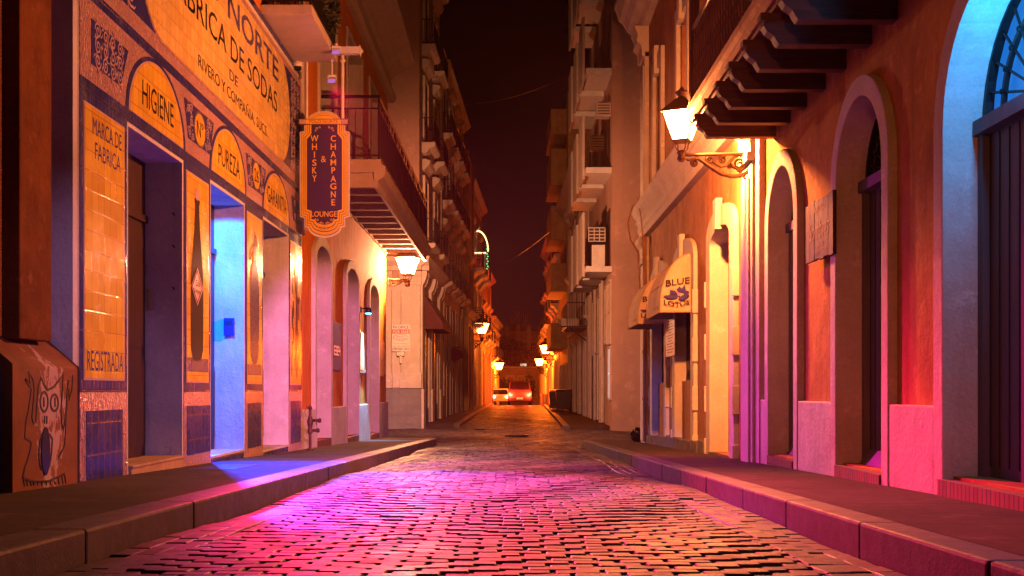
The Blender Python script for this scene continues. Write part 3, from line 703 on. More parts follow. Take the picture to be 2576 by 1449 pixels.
lantern(root, (lx2, YC, lz2 - .15), 1.3, m_glowL, .3); bulb((lx2, YC, lz2 - .15 + .58), (1, .36, .16), 8000, .1)
bracket(root, lambda x, y: ony(1026 - (x - 500) * .0505, 655 + y * .0490, YC), YC, t=.022)
def far_lamp(x, y, Y, side, label, s=1.5, wall=None):
    X, Z = ony(x, y, Y); w = (WL if side < 0 else WR)(Y) if wall is None else wall
    root = thing('street_lamp', label, 'street lamp', (w, Y, Z - .9), 'wall street lamps')
    lantern(root, (X, Y, Z - .43 * s), s, m_glowF, .3, m_iron); bulb((X, Y, Z + .06 * s), (1, .14, .006), 6000, .12)
    mb = MB(CF(Y)); zb = Z - .47 * s
    mb.tube([(X, zb, 0), (w, zb, 0)], .035); mb.tube([(X, zb - .03, 0), (lerp(X, w, .5), zb - .35, 0), (w, zb - .7, 0)], .03)
    for q in range(3): mb.tube([(lerp(X, w, .35 + .2 * q) + .12 * cos(a / 8 * 2 * pi), zb - .16 - .1 * q + .12 * sin(a / 8 * 2 * pi), 0) for a in range(9)], .02)
    mb.box(w - .08, w + .08, zb - .8, zb + .1, -.1, .1)
    mb.build('bracket', m_iron, root); return X, Y, Z
root = thing('street_lamp', 'lantern on the left wall behind the viewer lighting the near house fronts', 'street lamp', (-3.9, -6.5, 3.2), 'wall street lamps')
lantern(root, (-3.0, -6.5, 3.3), 1.0, glow('sodium_glass_near', (1, .4, .12), 12), .3)
mb = MB(WF); mb.tube([(-4.2, -6.5, 3.24), (-3.0, -6.5, 3.24)], .025); mb.tube([(-4.2, -6.5, 2.9), (-3.3, -6.5, 3.22)], .02); mb.build('bracket', m_lampiron, root)
fl = [far_lamp(1212, 827, 76, -1, 'round glowing lamp high on the yellow wall of the far left row', 1.7),
      far_lamp(1372, 880, 88, 1, 'glowing lamp below the lowest box balcony of the far right row', 1.6),
      far_lamp(1357, 912, 100, 1, 'smaller glowing lamp past the box balconies, lower of two on the right row', 1.5),
      far_lamp(1255, 922, 104, -1, 'glowing lamp at the far end of the left row beside the trees', 1.6)]

# ------------------------------------------------------------------ orange building with arched doors
root = thing('arcade_building', 'orange plastered building with three arched doorways and a long iron balcony', 'building', (-3.92, 29, walk_z(29)))
AD = [(23.15, 24.93), (27.46, 29.45), (31.9, 33.9)]
mb = MB(L); mb.wall(21.5, 36.5, -2, 4.32, [(a, b, walk_z(a) + .12, 2.68, .30) for a, b in AD], .34, n=-.07)
mb.build('wall', m_orange, root)
for a, b in AD: mb = MB(L); mb.band(arch_path(a, b, -2, 2.68, .30), arch_path(a - .24, b + .24, -2, 2.68, .52), -.08, .012); mb.build('door_surround', m_white, root, bevel=.015)
for a, b in ((21.5, 22.91), (25.17, 27.22), (29.69, 31.66), (34.14, 36.5)): mb = MB(L); mb.box(a + .001, b - .001, -2, -.37, -.1, .008); mb.build('plinth', m_white, root, bevel=.018)
for a, b in AD:
    mb = MB(L)
    arc = arch(a, b, 2.68, .30)
    mb.wall(a, b, walk_z(a), 2.68, [], .1, n=-.415); mb.prism([(a, 2.6)] + arc + [(b, 2.6)], -.6, -.43)
    mb.box(a + .8, a + .98, -1, 2.6, -.42, -.38); mb.build('door', m_door, root)
    j_ = MB(L); j_.box(a + .01, b - .01, walk_z(a) - .3, walk_z(a) + .118, -.4, .02); j_.build('door_step', m_bsill, root)
    # white reveal lining
    mb = MB(L)
    ar = arch(a + .004, b - .004, 2.676, .296)
    for (p0, q0), (p1, q1) in zip(ar, ar[1:]): mb.poly([(p0, q0, .011), (p1, q1, .011), (p1, q1, -.41), (p0, q0, -.41)])
    for e in (a + .004, b - .004): mb.poly([(e, walk_z(a) + .12, .011), (e, 2.676, .011), (e, 2.676, -.41), (e, walk_z(a) + .12, -.41)])
    mb.build('reveal', m_white, root)
# upper storey
UO = [(23.5, 25.66, 4.75, 8.5), (27.5, 30.1, 4.75, 8.5), (31.8, 34.0, 4.75, 8.5)]
mb = MB(L); mb.wall(21.5, 36.5, 4.321, 9.3, UO, .38, n=-.02); mb.build('upper_wall', m_orangeL, root)
for a, b, c_, d_ in UO:
    mb = MB(L); mb.band([(a, c_), (a, d_), (b, d_), (b, c_)], [(a - .14, c_), (a - .14, d_ + .14), (b + .14, d_ + .14), (b + .14, c_)], -.03, .03)
    for e in (a + .004, b - .004): mb.poly([(e, c_, .0), (e, d_ - .003, .0), (e, d_ - .003, -.395), (e, c_, -.395)])
    mb.poly([(a, d_ - .004, 0), (b, d_ - .004, 0), (b, d_ - .004, -.395), (a, d_ - .004, -.395)])
    su = mb.build('window_surround', m_white, root)
    mb = MB(L); mb.box(a, b, c_, d_, -.46, -.398); mb.build('french_door', m_door, su)
CORN = [(-.1, 9.2), (.12, 9.2), (.2, 9.3), (.2, 9.43), (.06, 9.5), (.06, 9.95), (.15, 10.0), (.22, 10.12), (.35, 10.18), (.45, 10.3), (.6, 10.34), (.7, 10.46), (.81, 10.5), (.81, 10.62), (-.1, 10.62)]
mb = MB(L); mb.profile(CORN, 21.5, 36.9); mb.build('cornice', m_pale, root, bevel=.01)
mb = MB(L); mb.box(21.5, 36.5, 9.28, 13, -.6, -.12); mb.build('parapet', m_orangeL, root)
mb = MB(L); mb.box(21.44, 21.56, 2.9, 9.2, -.1, .05); mb.build('corner_strip', m_white, root)
# long balcony
mb = MB(L)
mb.profile([(-.05, 4.44), (1.10, 4.44), (1.10, 4.14), (1.17, 4.14), (1.17, 4.28), (1.22, 4.32), (1.30, 4.36), (1.33, 4.46), (1.33, 4.56), (1.24, 4.60), (1.24, 4.70), (-.05, 4.70)], 23.5, 36.8)
b = mb.build('balcony', m_pale, root, bevel=.012)
mb = MB(L); mb.box(23.5, 23.62, 4.14, 4.44, .0, 1.10); mb.build('end_board', m_pale, b)
for i in range(12): mb = MB(L); mb.box(24.35 + i * 1.07, 24.50 + i * 1.07, 4.32, 4.445, -.04, 1.105); mb.build('joist', m_pale, b)
mb = MB(L)
for z, t in ((6.0, .035), (5.76, .018), (4.80, .018)):
    mb.tube([(23.55, z, 0), (23.55, z, 1.2), (36.75, z, 1.2)], t, 6)
for i in range(8): mb.tube([(23.55, 4.7, .08 + i * .16), (23.55, 5.76, .08 + i * .16)], .011, 5)
for i in range(90): mb.tube([(23.7 + i * .145, 4.7, 1.2), (23.7 + i * .145, 5.76, 1.2)], .011, 5)
for i in range(9): mb.box(23.55 + i * 1.64 - .02, 23.55 + i * 1.64 + .02, 4.7, 6.0, 1.18, 1.22)
for i in range(24): mb.tube([(24.0 + i * .54 + .1 * cos(a / 8 * 2 * pi), 5.88 + .1 * sin(a / 8 * 2 * pi), 1.2) for a in range(9)], .009, 4)
mb.build('railing', m_iron, b)
# posters, spotlight
def poster(y0, y1, z0, z1, m, name, label, art):
    r = thing(name, label, 'poster', (-3.98, (y0 + y1) / 2, z0)); mb = MB(L); mb.box(y0, y1, z0, z1, -.045, -.02); p = mb.build('panel', m, r, bevel=.003)
    mb = MB(L)
    for u in (y0 + .06, y1 - .06):
        for v in (z0 + .05, z1 - .05): mb.lathe((u, v, -.02), [(.02, 0), (.02, .012), (.008, .018)], 8, 2)
    mb.build('mounting_bolts', m_metal, r); art(p)
def blocks(p, y0, z0, w, h, m):     # four blocky letters: E, reversed E, E, Y-like fork
    mb = MB(L); n0, n1 = -.021, -.014; lw = w / 4.6; t = h / 5.2
    for k in range(4):
        a = y0 + k * w / 4; b_ = a + lw
        if k < 3:
            for z in (0, .5, 1): mb.box(a, b_, z0 + z * (h - t), z0 + z * (h - t) + t, n0, n1)
            s = a if k != 1 else b_ - t; mb.box(s, s + t, z0 + t, z0 + h - t, n0, n1 - .001)
        else:
            mb.box(a, b_, z0 + .5 * (h - t), z0 + .5 * (h - t) + t, n0, n1); mb.box(b_ - t, b_, z0, z0 + h, n0, n1 - .001); mb.box(a, a + t, z0 + .5 * h, z0 + h, n0, n1 - .001)
    mb.build('block_logo', m, p)
m_pos1 = plain('violet_poster_print', (.14, .06, .30), .65); m_pos2 = plain('tan_poster_print', (.36, .19, .10), .65); m_pos3 = plain('brown_poster_print', (.36, .13, .05), .65)
poster(25.22, 26.58, .45, 1.52, m_pos1, 'poster', 'violet poster with a white block logo beside the first arched door', lambda p: blocks(p, 25.5, .78, .95, .22, m_whitep))
def art2(p):
    mb = MB(L); mb.prism([(29.95, .55), (30.6, .52), (30.55, .9), (30.5, 1.25), (30.38, 1.45), (30.25, 1.44), (30.12, 1.2), (30.0, .9)], -.021, -.016); mb.build('figure_print', plain('poster_skin_print', (.55, .25, .12), .3), p)
    blocks(p, 30.2, .62, .35, .1, m_whitep)
poster(29.72, 31.0, .46, 1.52, m_pos2, 'poster', 'tan poster under the blue wall spotlight between second and third arched doors', art2)
poster(34.2, 35.7, .42, 1.50, m_pos3, 'poster', 'orange brown poster past the third arched door near the corner', lambda p: blocks(p, 34.6, .80, .7, .16, m_pos2))
m_blueglow = emis('blue_lamp_lens', (.12, .55, 1), 40)
r = thing('wall_spotlight', 'small spotlight shining blue down on the poster between two arched doors', 'spotlight', (-3.9, 30.35, 2.1))
mb = MB(L); mb.box(30.3, 30.4, 2.05, 2.2, -.08, -.03); mb.tube([(30.35, 2.14, -.04), (30.35, 2.18, .12)], .02); mb.lathe((30.35, 2.02, .14), [(.05, .16), (.075, .12), (.085, .01)], 12); mb.build('lamp_head', m_black, r)
mb = MB(L); mb.lathe((30.35, 2.022, .14), [(.078, -.004), (.078, .004)], 12); mb.build('lens', m_blueglow, r)

# ------------------------------------------------------------------ upper balcony over the tiles
BR = bpy.data.objects['tiled_building']
mb = MB(L); mb.box(18.1, 20.75, 5.905, 6.06, -.03, .78); b = mb.build('balcony', m_pale, BR, bevel=.012)
mb = MB(L)
for z in (6.14, 7.1): mb.tube([(18.15, z, 0), (18.15, z, .74), (20.7, z, .74), (20.7, z, 0)], .02, 6)
for i in range(24): mb.tube([(18.15 + i * .111, 6.06, .74), (18.15 + i * .111, 7.1, .74)], .012, 5)
for i in range(7):
    mb.tube([(18.15, 6.06, .05 + i * .115), (18.15, 7.1, .05 + i * .115)], .012, 5)
    mb.tube([(18.15, 6.28 + .09 * sin(a / 8 * 2 * pi), .08 + i * .1 + .05 * cos(a / 8 * 2 * pi)) for a in range(9)], .012, 4)
mb.build('railing', m_iron, b)
m_leafd = plain('dark_leaves', (.03, .04, .02), .6, var=.5)
def leaves(mb, c, rad, n, s, rnd, squash=1.0):
    for _ in range(n):
        d = Vector((rnd.gauss(0, 1), rnd.gauss(0, 1), rnd.gauss(0, 1))); d = d.normalized() * rnd.random() ** .45
        p = Vector(c) + Vector((d.x * rad[0], d.y * rad[1], d.z * rad[2]))
        a = Vector((rnd.gauss(0, 1), rnd.gauss(0, 1), rnd.gauss(0, .7))).normalized(); b_ = a.orthogonal().normalized(); b_ = (b_ * cos(rnd.random() * 6) + a.cross(b_) * sin(rnd.random() * 6)).normalized()
        l = s * rnd.uniform(.6, 1.4)
        mb.add([tuple(p - a * l), tuple(p - b_ * l * .4), tuple(p + a * l), tuple(p + b_ * l * .4)], [(0, 1, 2, 3)])
rnd = random.Random(5)
r = thing('balcony_plant', 'dark trailing plant spilling over the iron railing of the upper balcony', 'plant', (-3.2, 19.6, 6.1))
mb = MB(); leaves(mb, (-3.17, 19.9, 6.75), (.16, .8, .6), 900, .07, rnd); leaves(mb, (-3.35, 18.6, 6.9), (.3, .4, .4), 400, .06, rnd); mb.build('foliage', m_leafd, r, recalc=False)
r = thing('security_camera', 'white dome security camera below the upper balcony slab', 'camera', (-3.8, 20.75, 5.9))
mb = MB(CF(20.75)); mb.lathe((-3.86, 5.82, 0), [(.09, .08), (.10, .03), (.09, .0)], 14); mb.build('housing', m_whitep, r)
mb = MB(CF(20.75)); mb.lathe((-3.86, 5.82, 0), [(.075, 0), (.065, -.05), (.03, -.075)], 14); mb.build('dome', m_glass, r, smooth=True)
def flood(x, y, Y, label, drop):
    X, Z = ony(x, y, Y); r = thing('floodlight', label, 'floodlight', (X, Y, Z), 'floodlights under the upper balcony')
    fr = Frame((X, Y, Z), (1, 0, 0), (0, 0, 1), (0, -1, 0)); mb = MB(fr)
    mb.tube([(0, .1, 0), (0, .1 + drop, 0)], .014); mb.box(-.075, .075, .06, .10, -.03, .03); mb.lathe((0, .1 + drop * .5, 0), [(.03, -.02), (.03, .02)], 8)
    mb.tube([(-.075, .08, 0), (-.075, 0, 0)], .008); mb.tube([(.075, .08, 0), (.075, 0, 0)], .008)
    mb.add([(-.07, .03, .02), (.07, .03, .02), (.07, -.06, .07), (-.07, -.06, .07), (-.06, .02, -.05), (.06, .02, -.05), (.06, -.05, -.02), (-.06, -.05, -.02)], [(4, 5, 6, 7), (0, 1, 5, 4), (1, 2, 6, 5), (2, 3, 7, 6), (3, 0, 4, 7)])
    mb.build('lamp_head', m_whitep, r)
    mb = MB(fr); mb.add([(-.065, .025, .018), (.065, .025, .018), (.065, -.055, .065), (-.065, -.055, .065)], [(0, 1, 2, 3)]); mb.build('lens', emis('violet_flood_lens', (.8, .25, .8), .8), r)
    return X, Y, Z
F1 = flood(835, 203, 20.6, 'white floodlight hanging on a stem from the balcony over the hanging sign', .55)
F2 = flood(846, 131, 20.0, 'white floodlight tucked against the underside of the upper balcony slab', .05)

# ------------------------------------------------------------------ hanging sign
YS = 20.72
def sg(x, y): return ony(697.7 + .25 * x, 254.9 + .25 * y, YS)
G = CF(YS)
r = thing('hanging_sign', 'tall navy and gold lounge sign hanging from a white bracket', 'sign', (-3.3, YS, sg(478, 1375)[1]))
m_navy = plain('navy_sign_paint', (.05, .022, .12), .45, var=.1); m_gold = plain('gold_sign_paint', (.85, .55, .05), .4, var=.1); m_brown = plain('brown_sign_bar', (.20, .06, .03), .5)
def shp(d):
    c = 478; W_, N_, A_ = 250 - d, 205 - d, 165 - d
    p = [(c - N_, 215), (c - N_, 300 + d * .4), (c - W_, 312 + d), (c - W_, 1165 - d), (c - N_, 1178 - d), (c - N_, 1262 - d), (c - A_, 1270 - d)]
    p += [(c - A_ * cos(pi * i / 16), 1270 - d + (105 - d * .75) * sin(pi * i / 16)) for i in range(1, 16)]
    q = [(2 * c - x, y) for x, y in p[:7]][::-1]
    return [sg(*t) for t in p + q]
def top(d):
    return [sg(472 - (165 - d) * cos(pi * i / 18), 200 - (98 - d) * sin(pi * i / 18)) for i in range(19)]
bd = None
for i, (d, m) in enumerate(((0, m_whitep), (13, m_navy), (17, m_gold), (33, m_navy), (37, m_gold), (52, m_navy), (57, m_gold), (74, m_navy))):
    mb = MB(G); mb.prism(shp(d), -.03 + .001 * i, .02 + .0035 * i)
    if d < 60: mb.prism(top(d * .8), -.031 + .001 * i, .0195 + .0035 * i)
    if i == 0: bd = mb.build('board', m, r); 
    else: mb.build('border' if i < 7 else 'field', m, bd)
N0 = .02 + .0035 * 7
def st(s, x0, x1, y0, y1, m, n, par, **k):
    a, b_ = sg(x0, y1), sg(x1, y0); text(s, G, (a[0], b_[0], a[1], b_[1]), n, m, par, **k)
mb = MB(G); a, b_ = sg(222, 240), sg(716, 182); mb.box(a[0], b_[0], a[1], b_[1], .0, .052); bar = mb.build('name_bar', m_brown, bd)
mb = MB(G); a, b_ = sg(292, 233), sg(646, 190); mb.box(a[0], b_[0], a[1], b_[1], .0, .056); mb.build('name_plate', m_gold, bar)
for x in (228, 650): 
    mb = MB(G); a, b_ = sg(x, 233), sg(x + 60, 190); mb.box(a[0], b_[0], a[1], b_[1], .0, .056); mb.spiral(((a[0] + b_[0]) / 2, (a[1] + b_[1]) / 2), .03, 1.5, .012, .056, .060); mb.build('end_ornament', [m_scroll], bar)
st('POLO NORTE', 328, 612, 196, 226, m_brown, .0590, bar)
for s, y0, w in (('W', 347, 40), ('H', 430, 25), ('I', 510, 5), ('S', 590, 22), ('K', 668, 22), ('Y', 748, 22)): st(s, 378 - w, 378 + w, y0, y0 + 64, m_gold, N0 + .003, bd, bold=.012)
for s, y0, w in (('C', 348, 26), ('H', 430, 26), ('A', 508, 26), ('M', 588, 28), ('P', 668, 19), ('A', 752, 26), ('G', 828, 31), ('N', 910, 24), ('E', 990, 19)): st(s, 567 - w, 567 + w, y0, y0 + 62, m_gold, N0 + .003, bd, bold=.012)
st('&', 443, 496, 555, 617, m_gold, N0 + .003, bd); st('LOUNGE', 345, 602, 1110, 1166, m_gold, N0 + .003, bd, bold=.012)
mb = MB(G)
for s_ in (-1, 1):
    for (x, y, rr_, a0, q) in ((75, 280, .024, 0, 1), (45, 268, .02, 2, -1), (90, 300, .014, 1, 1), (70, 1195, .026, 0, -1), (35, 1240, .03, 1, 1), (95, 1190, .014, 2, 1), (22, 1285, .022, 0, -1)):
        mb.spiral(sg(478 + s_ * x, y), rr_, 1.3, .007, N0, N0 + .004, a0 if s_ > 0 else pi - a0, q * s_)
    mb.ribbon([sg(478 + s_ * t[0], t[1]) for t in ((10, 1310), (50, 1290), (75, 1240), (30, 1215), (8, 1235))], .008, N0, N0 + .004)
mb.build('gilded_scrolls', m_gold, bd)
mb = MB(G)
x0, z0 = ony(806, 137, YS); x1, z1 = ony(905, 119, YS)
mb.box(-3.95, x1, z0, z1, -.06, .06); mb.prism([(x1, z0 - .02), (x1 + .02, z0 - .02), (x1 + .02, z0 + .03), (x1 + .06, (z0 + z1) / 2), (x1 + .02, z1 - .03), (x1 + .02, z1 + .02), (x1, z1 + .02)], -.07, .07)
x, z = ony(862, 139, YS); zb = sg(600, 185)[1]
mb.tube([(x, z, 0), (x, zb, 0)], .03, 8); mb.lathe((x, z - .1, 0), [(.045, -.02), (.055, 0), (.045, .02)], 10)
x, z = ony(800, 139, YS); mb.tube([(x - .2, z, 0), (x - .2, zb, 0)], .022, 8)
mb.build('bracket', m_whitep, r, bevel=.004)

# standpipe on the pavement
r = thing('standpipe', 'rusty standpipe with two valve outlets beside the last navy tiled pillar', 'standpipe', (-3.66, 20.9, walk_z(20.9)))
zb = walk_z(20.9); fr = Frame((-3.66, 20.9, zb), (1, 0, 0), (0, 0, 1), (0, -1, 0)); mb = MB(fr)
mb.lathe((0, 0, 0), [(.07, 0), (.07, .03), (.026, .04), (.026, .30), (.048, .32), (.048, .37), (.035, .40), (.045, .45), (.056, .52), (.038, .60), (.026, .62), (.026, .74), (.045, .76), (.015, .82)], 12)
for z, d in ((.36, .22), (.54, .25)):
    mb.lathe((0, z, 0), [(.026, 0), (.026, d - .1), (.04, d - .1), (.04, d - .06), (.03, d - .05)], 10, 0)
mb.build('pipe_body', plain('rusty_pipe', (.14, .05, .035), .6, .5, var=.6), r, smooth=True)
mb = MB(fr); mb.tube([(.12, .52 + .055 * sin(a / 10 * 2 * pi), .05 + .055 * cos(a / 10 * 2 * pi)) for a in range(11)], .008); mb.tube([(0, .74, 0), (-.07, .80, 0), (-.09, .70, .02), (-.06, .6, .03)], .012); mb.build('valve_wheel', m_lampiron, r)
# ------------------------------------------------------------------ white corner mansion across the side street
root = thing('corner_mansion', 'tall pale corner mansion with white pilasters and a dark burgundy awning', 'building', (-3.7, 46, farwalk_z(46)))
K = CF(46)
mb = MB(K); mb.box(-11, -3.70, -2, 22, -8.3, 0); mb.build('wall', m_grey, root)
mb = MB(K)
mb.box(-11, -3.63, -1.8, .10, -.4, .085)
for i in range(5): mb.box(-11, -3.62, -1.7 + i * .36, -1.7 + i * .36 + .335, -.39, .10)
mb.build('rusticated_base', m_greyd, root)
mb = MB(K)
a = ony(978, 0, 46)[0]
for x0, x1 in ((a - .3, -4.82), (-4.42, -3.66)):
    mb.box(x0, x1, .12, 4.2, -.2, .09)
    mb.profile([(-.2, .09), (.17, .09), (.17, .35), (.14, .40), (.13, .62), (.09, .70), (-.2, .70)], x0 - .05, x1 + .05)
    mb.profile([(-.2, 4.2), (.12, 4.2), (.15, 4.3), (.12, 4.34), (.13, 4.5), (.22, 4.62), (.24, 4.74), (-.2, 4.74)], x0 - .06, x1 + .06)
mb.box(-4.80, -4.44, .12, 4.3, -.2, .012); mb.box(-11, -3.68, 4.0, 4.3, -.2, .02)
mb.build('pilaster', m_whitep if False else m_white, root, bevel=.012)
mb = MB(K); mb.profile([(-.3, 4.78), (.12, 4.78), (.14, 4.95), (.25, 5.02), (.40, 5.12), (.45, 5.3), (.3, 5.36), (-.3, 5.36)], -11, -3.3)
mb.build('storey_cornice', m_white, root, bevel=.012)
# for-sale sign
x0, z1 = ony(986, 817, 45.9); x1, z0 = ony(1031, 884, 45.9)
r = thing('sale_sign', 'white office for sale sign with red band on the pale corner mansion', 'sign', ((x0 + x1) / 2, 45.9, z0))
K2 = CF(45.88); mb = MB(K2); mb.box(x0, x1, z0, z1, -.02, .0); bd = mb.build('board', m_whitep, r)
hh = z1 - z0; ww = x1 - x0
mb = MB(K2); mb.box(x0 + .01, x1 - .01, z1 - .335 * hh, z1 - .175 * hh, .0005, .002); mb.build('red_band', plain('sign_red', (.40, .01, .015), .4), bd)
m_sblue = plain('sign_blue', (.02, .03, .30), .4); m_sred = plain('sign_red_ink', (.5, .03, .03), .4)
def sl(s, f0, f1, g0, g1, m, n=.004, bold=.02): text(s, K2, (x0 + f0 * ww, x0 + f1 * ww, z1 - g1 * hh, z1 - g0 * hh), n, m, bd, bold=bold)
sl('PH OFFICE', .07, .93, .04, .145, m_sblue); sl('FOR SALE', .07, .93, .205, .31, m_whitep)
mb = MB(K2); e0 = ((x0 + x1) / 2, z1 - .48 * hh); mb.band(ell(e0, .40 * ww, .105 * hh) + [ell(e0, .40 * ww, .105 * hh)[0]], ell(e0, .425 * ww, .118 * hh) + [ell(e0, .425 * ww, .118 * hh)[0]], .001, .004); mb.build('oval_ring', m_sblue, bd)
sl('Vendemos Su', .22, .78, .405, .465, m_sblue, bold=.0); sl('Casa.Com', .24, .78, .49, .555, m_sred, bold=.0)
sl('Lic. 11896', .38, .62, .63, .65, m_sblue, bold=0); sl('Vea esta propiedad en:', .08, .92, .685, .735, m_sblue, bold=0); sl('www.VendemosSuCasa.com', .05, .95, .78, .82, m_sred, bold=0); sl('(787)525-1655', .03, .97, .86, .97, m_sblue)
r = thing('utility_box', 'small grey utility box fixed below the office for sale sign', 'utility box', (-4.45, 45.85, 1.2))
mb = MB(CF(45.88)); xa, za = ony(999, 905, 45.9); xb, zb = ony(1018, 885, 45.9); mb.box(xa, xb, za + .15, zb, -.01, .1); mb.box(xa + .1, xb - .1, za - .15, za + .15, -.01, .06); mb.build('case', m_metal, r, bevel=.01)

# ------------------------------------------------------------------ long rows of town houses
LS = Frame((-3.70, 46, 0), (1.7, 49, 0), (0, 0, 1), (49, -1.7, 0))
RS = Frame((3.82, 44, 0), (-.62, 51, 0), (0, 0, 1), (-51, -.62, 0))
m_dim = plain('dark_shutter', (.05, .03, .022), .5); m_lit = emis('lit_pane', (1, .8, .5), 1.2); m_litb = emis('lit_shop_window', (.7, .85, 1), 1.0)
def window(root, fr, u, w, z0, z1, trim, pane=None, ped=True):
    mb = MB(fr); mb.band([(u - w, z0), (u - w, z1), (u + w, z1), (u + w, z0)], [(u - w - .13, z0), (u - w - .13, z1 + .13), (u + w + .13, z1 + .13), (u + w + .13, z0)], -.1, .10)
    if ped: mb.profile([(-.05, z1 + .32), (.10, z1 + .32), (.16, z1 + .42), (.28, z1 + .52), (.34, z1 + .68), (.15, z1 + .76), (-.05, z1 + .76)], u - w - .28, u + w + .28)
    f = mb.build('window', trim, root)
    mb = MB(fr); mb.box(u - w, u + w, z0, z1, -.02, .02)
    for k in range(-2, 3): mb.box(u + k * w / 2.2 - .02, u + k * w / 2.2 + .02, z0, z1, .0, .045)
    for k in range(int((z1 - z0) / .35)): mb.box(u - w, u + w, z0 + .2 + k * .35, z0 + .24 + k * .35, .0, .04)
    mb.build('shutter', pane or m_dim, f)
def balcony(root, fr, u0, u1, z, dep, trim, corb=True, h=1.0):
    mb = MB(fr); mb.profile([(-.05, z - .42), (dep * .35, z - .42), (dep * .55, z - .25), (dep * .85, z - .2), (dep, z - .12), (dep, z), (-.05, z)], u0, u1)
    b = mb.build('balcony', trim, root)
    mb = MB(fr)
    for q in (.06, h): mb.tube([(u0 + .03, z + q, 0), (u0 + .03, z + q, dep - .05), (u1 - .03, z + q, dep - .05), (u1 - .03, z + q, 0)], .022, 5)
    n = int((u1 - u0) / .16)
    for i in range(n + 1): uu = lerp(u0 + .03, u1 - .03, i / n); mb.tube([(uu, z, dep - .05), (uu, z + h, dep - .05)], .013, 4)
    for i in range(1, 5): mb.tube([(u0 + .03, z, dep * i / 5), (u0 + .03, z + h, dep * i / 5)], .013, 4)
    mb.build('railing', m_iron, b)
def house(name, label, fr, u0, u1, H, wallm, trim, floors, bays, gz=lambda u: -1.35, balc=True, corn=.5, dep=.55, gtop=None, wh=2.6, proud=0, arcg=False, gm=None):
    root = thing(name, label, 'building', tuple(fr((u0 + u1) / 2, gz((u0 + u1) / 2), 0)))
    mb = MB(fr); mb.box(u0, u1, -2.2, H, -6, proud); mb.build('wall', wallm, root)
    if corn:
        mb = MB(fr); c = corn; mb.profile([(-.3, H - 1.7 * c), (proud + .1 * c, H - 1.7 * c), (proud + .16 * c, H - 1.4 * c), (proud + .12 * c, H - 1.0 * c), (proud + .3 * c, H - .8 * c), (proud + .45 * c, H - .7 * c), (proud + .8 * c, H - .4 * c), (proud + c, H - .2 * c), (proud + c, H), (-.3, H + .05)], u0 - .02, u1 + .02)
        for i in range(int((u1 - u0) / .5)): mb.box(u0 + .1 + i * .5, u0 + .3 + i * .5, H - 1.0 * c, H - .72 * c, proud, proud + .42 * c)
        mb.build('cornice', trim, root)
    mb = MB(fr)
    for z in floors[:1]: mb.profile([(-.1, z - .45), (proud + .08, z - .45), (proud + .12, z - .2), (proud + .28, z - .1), (proud + .28, z), (-.1, z + .03)], u0, u1)
    for u in [u0 + .25, u1 - .25]: mb.box(u - .22, u + .22, -2, H - 1.6 * corn, -.1, proud + .09)
    mb.build('mouldings', trim, root)
    for fi, z in enumerate(floors):
        for u, w in bays:
            window(root, fr if not proud else Frame(fr(0, 0, proud), fr.U, fr.V, fr.N), u, w, z + .02, z + wh, trim, m_dim)
            if balc: balcony(root, fr, u - w - .45, u + w + .45, z, dep + proud, trim)
    for u, w in bays:
        g0 = gz(u); top_ = (gtop or floors[0] - 1.1)
        mb = MB(fr)
        if arcg: mb.band(arch_path(u - w, u + w, g0, top_ - w, w), arch_path(u - w - .2, u + w + .2, g0, top_ - w, w + .2), -.05, proud + .13)
        else: mb.band([(u - w, g0), (u - w, top_), (u + w, top_), (u + w, g0)], [(u - w - .18, g0), (u - w - .18, top_ + .18), (u + w + .18, top_ + .18), (u + w + .18, g0)], -.05, proud + .13)
        d = mb.build('doorway', trim, root)
        mb = MB(fr); mb.box(u - w + .002, u + w - .002, g0 - .1, top_ - (w if arcg else 0), -.05, proud + .02)
        if arcg: mb.prism([(u - w + .002, top_ - w)] + arch(u - w + .002, u + w - .002, top_ - w, w - .002)[1:-1] + [(u + w - .002, top_ - w)], -.05, proud + .018)
        mb.box(u - .03, u + .03, g0, top_ - w, .0, proud + .06)
        mb.build('door', gm or m_door, d)
    return root
gl = lambda u: farwalk_z(46 + u); gr_ = lambda u: farwalk_z(44 + u)
# street front of the corner mansion belongs to the same building
for z in (6.0, 10.1, 14.1, 18.0):
    for u in (2.0, 6.0):
        window(root, LS, u, .62, z + .02, z + 2.7, m_pale); balcony(root, LS, u - 1.1, u + 1.1, z, .55, m_pale)
mb = MB(LS); mb.box(0, 8.4, -2, 22, -3, .0); mb.build('street_wall', m_farA, root)
mb = MB(LS); mb.profile([(-.3, 4.75), (.12, 4.78), (.14, 4.95), (.25, 5.02), (.40, 5.12), (.45, 5.3), (.3, 5.36), (-.3, 5.36)], -.4, 8.4); mb.build('storey_cornice', m_white, root)
for u in (.45, 3.9, 7.6):
    mb = MB(LS); mb.box(u - .4, u + .4, -1.6, .05, -.1, .18); mb.box(u - .34, u + .34, .05, 4.2, -.1, .12); mb.profile([(-.1, 4.2), (.12, 4.2), (.2, 4.35), (.28, 4.6), (.28, 4.75), (-.1, 4.75)], u - .42, u + .42); mb.build('pilaster', m_white, root, bevel=.02)
for u in (2.2, 5.8):
    mb = MB(LS); mb.band(arch_path(u - .8, u + .8, gl(u), 2.6, .8), arch_path(u - 1.0, u + 1.0, gl(u), 2.6, 1.0), -.05, .1); d = mb.build('doorway', m_pale, root)
    mb = MB(LS); mb.box(u - .8, u + .8, gl(u), 2.6, -.05, .02); mb.build('door', m_door, d)
mb = MB(LS); mb.prism([(1.0, 3.9), (4.8, 3.9), (4.9, 2.55), (.9, 2.55)], -.02, .02)
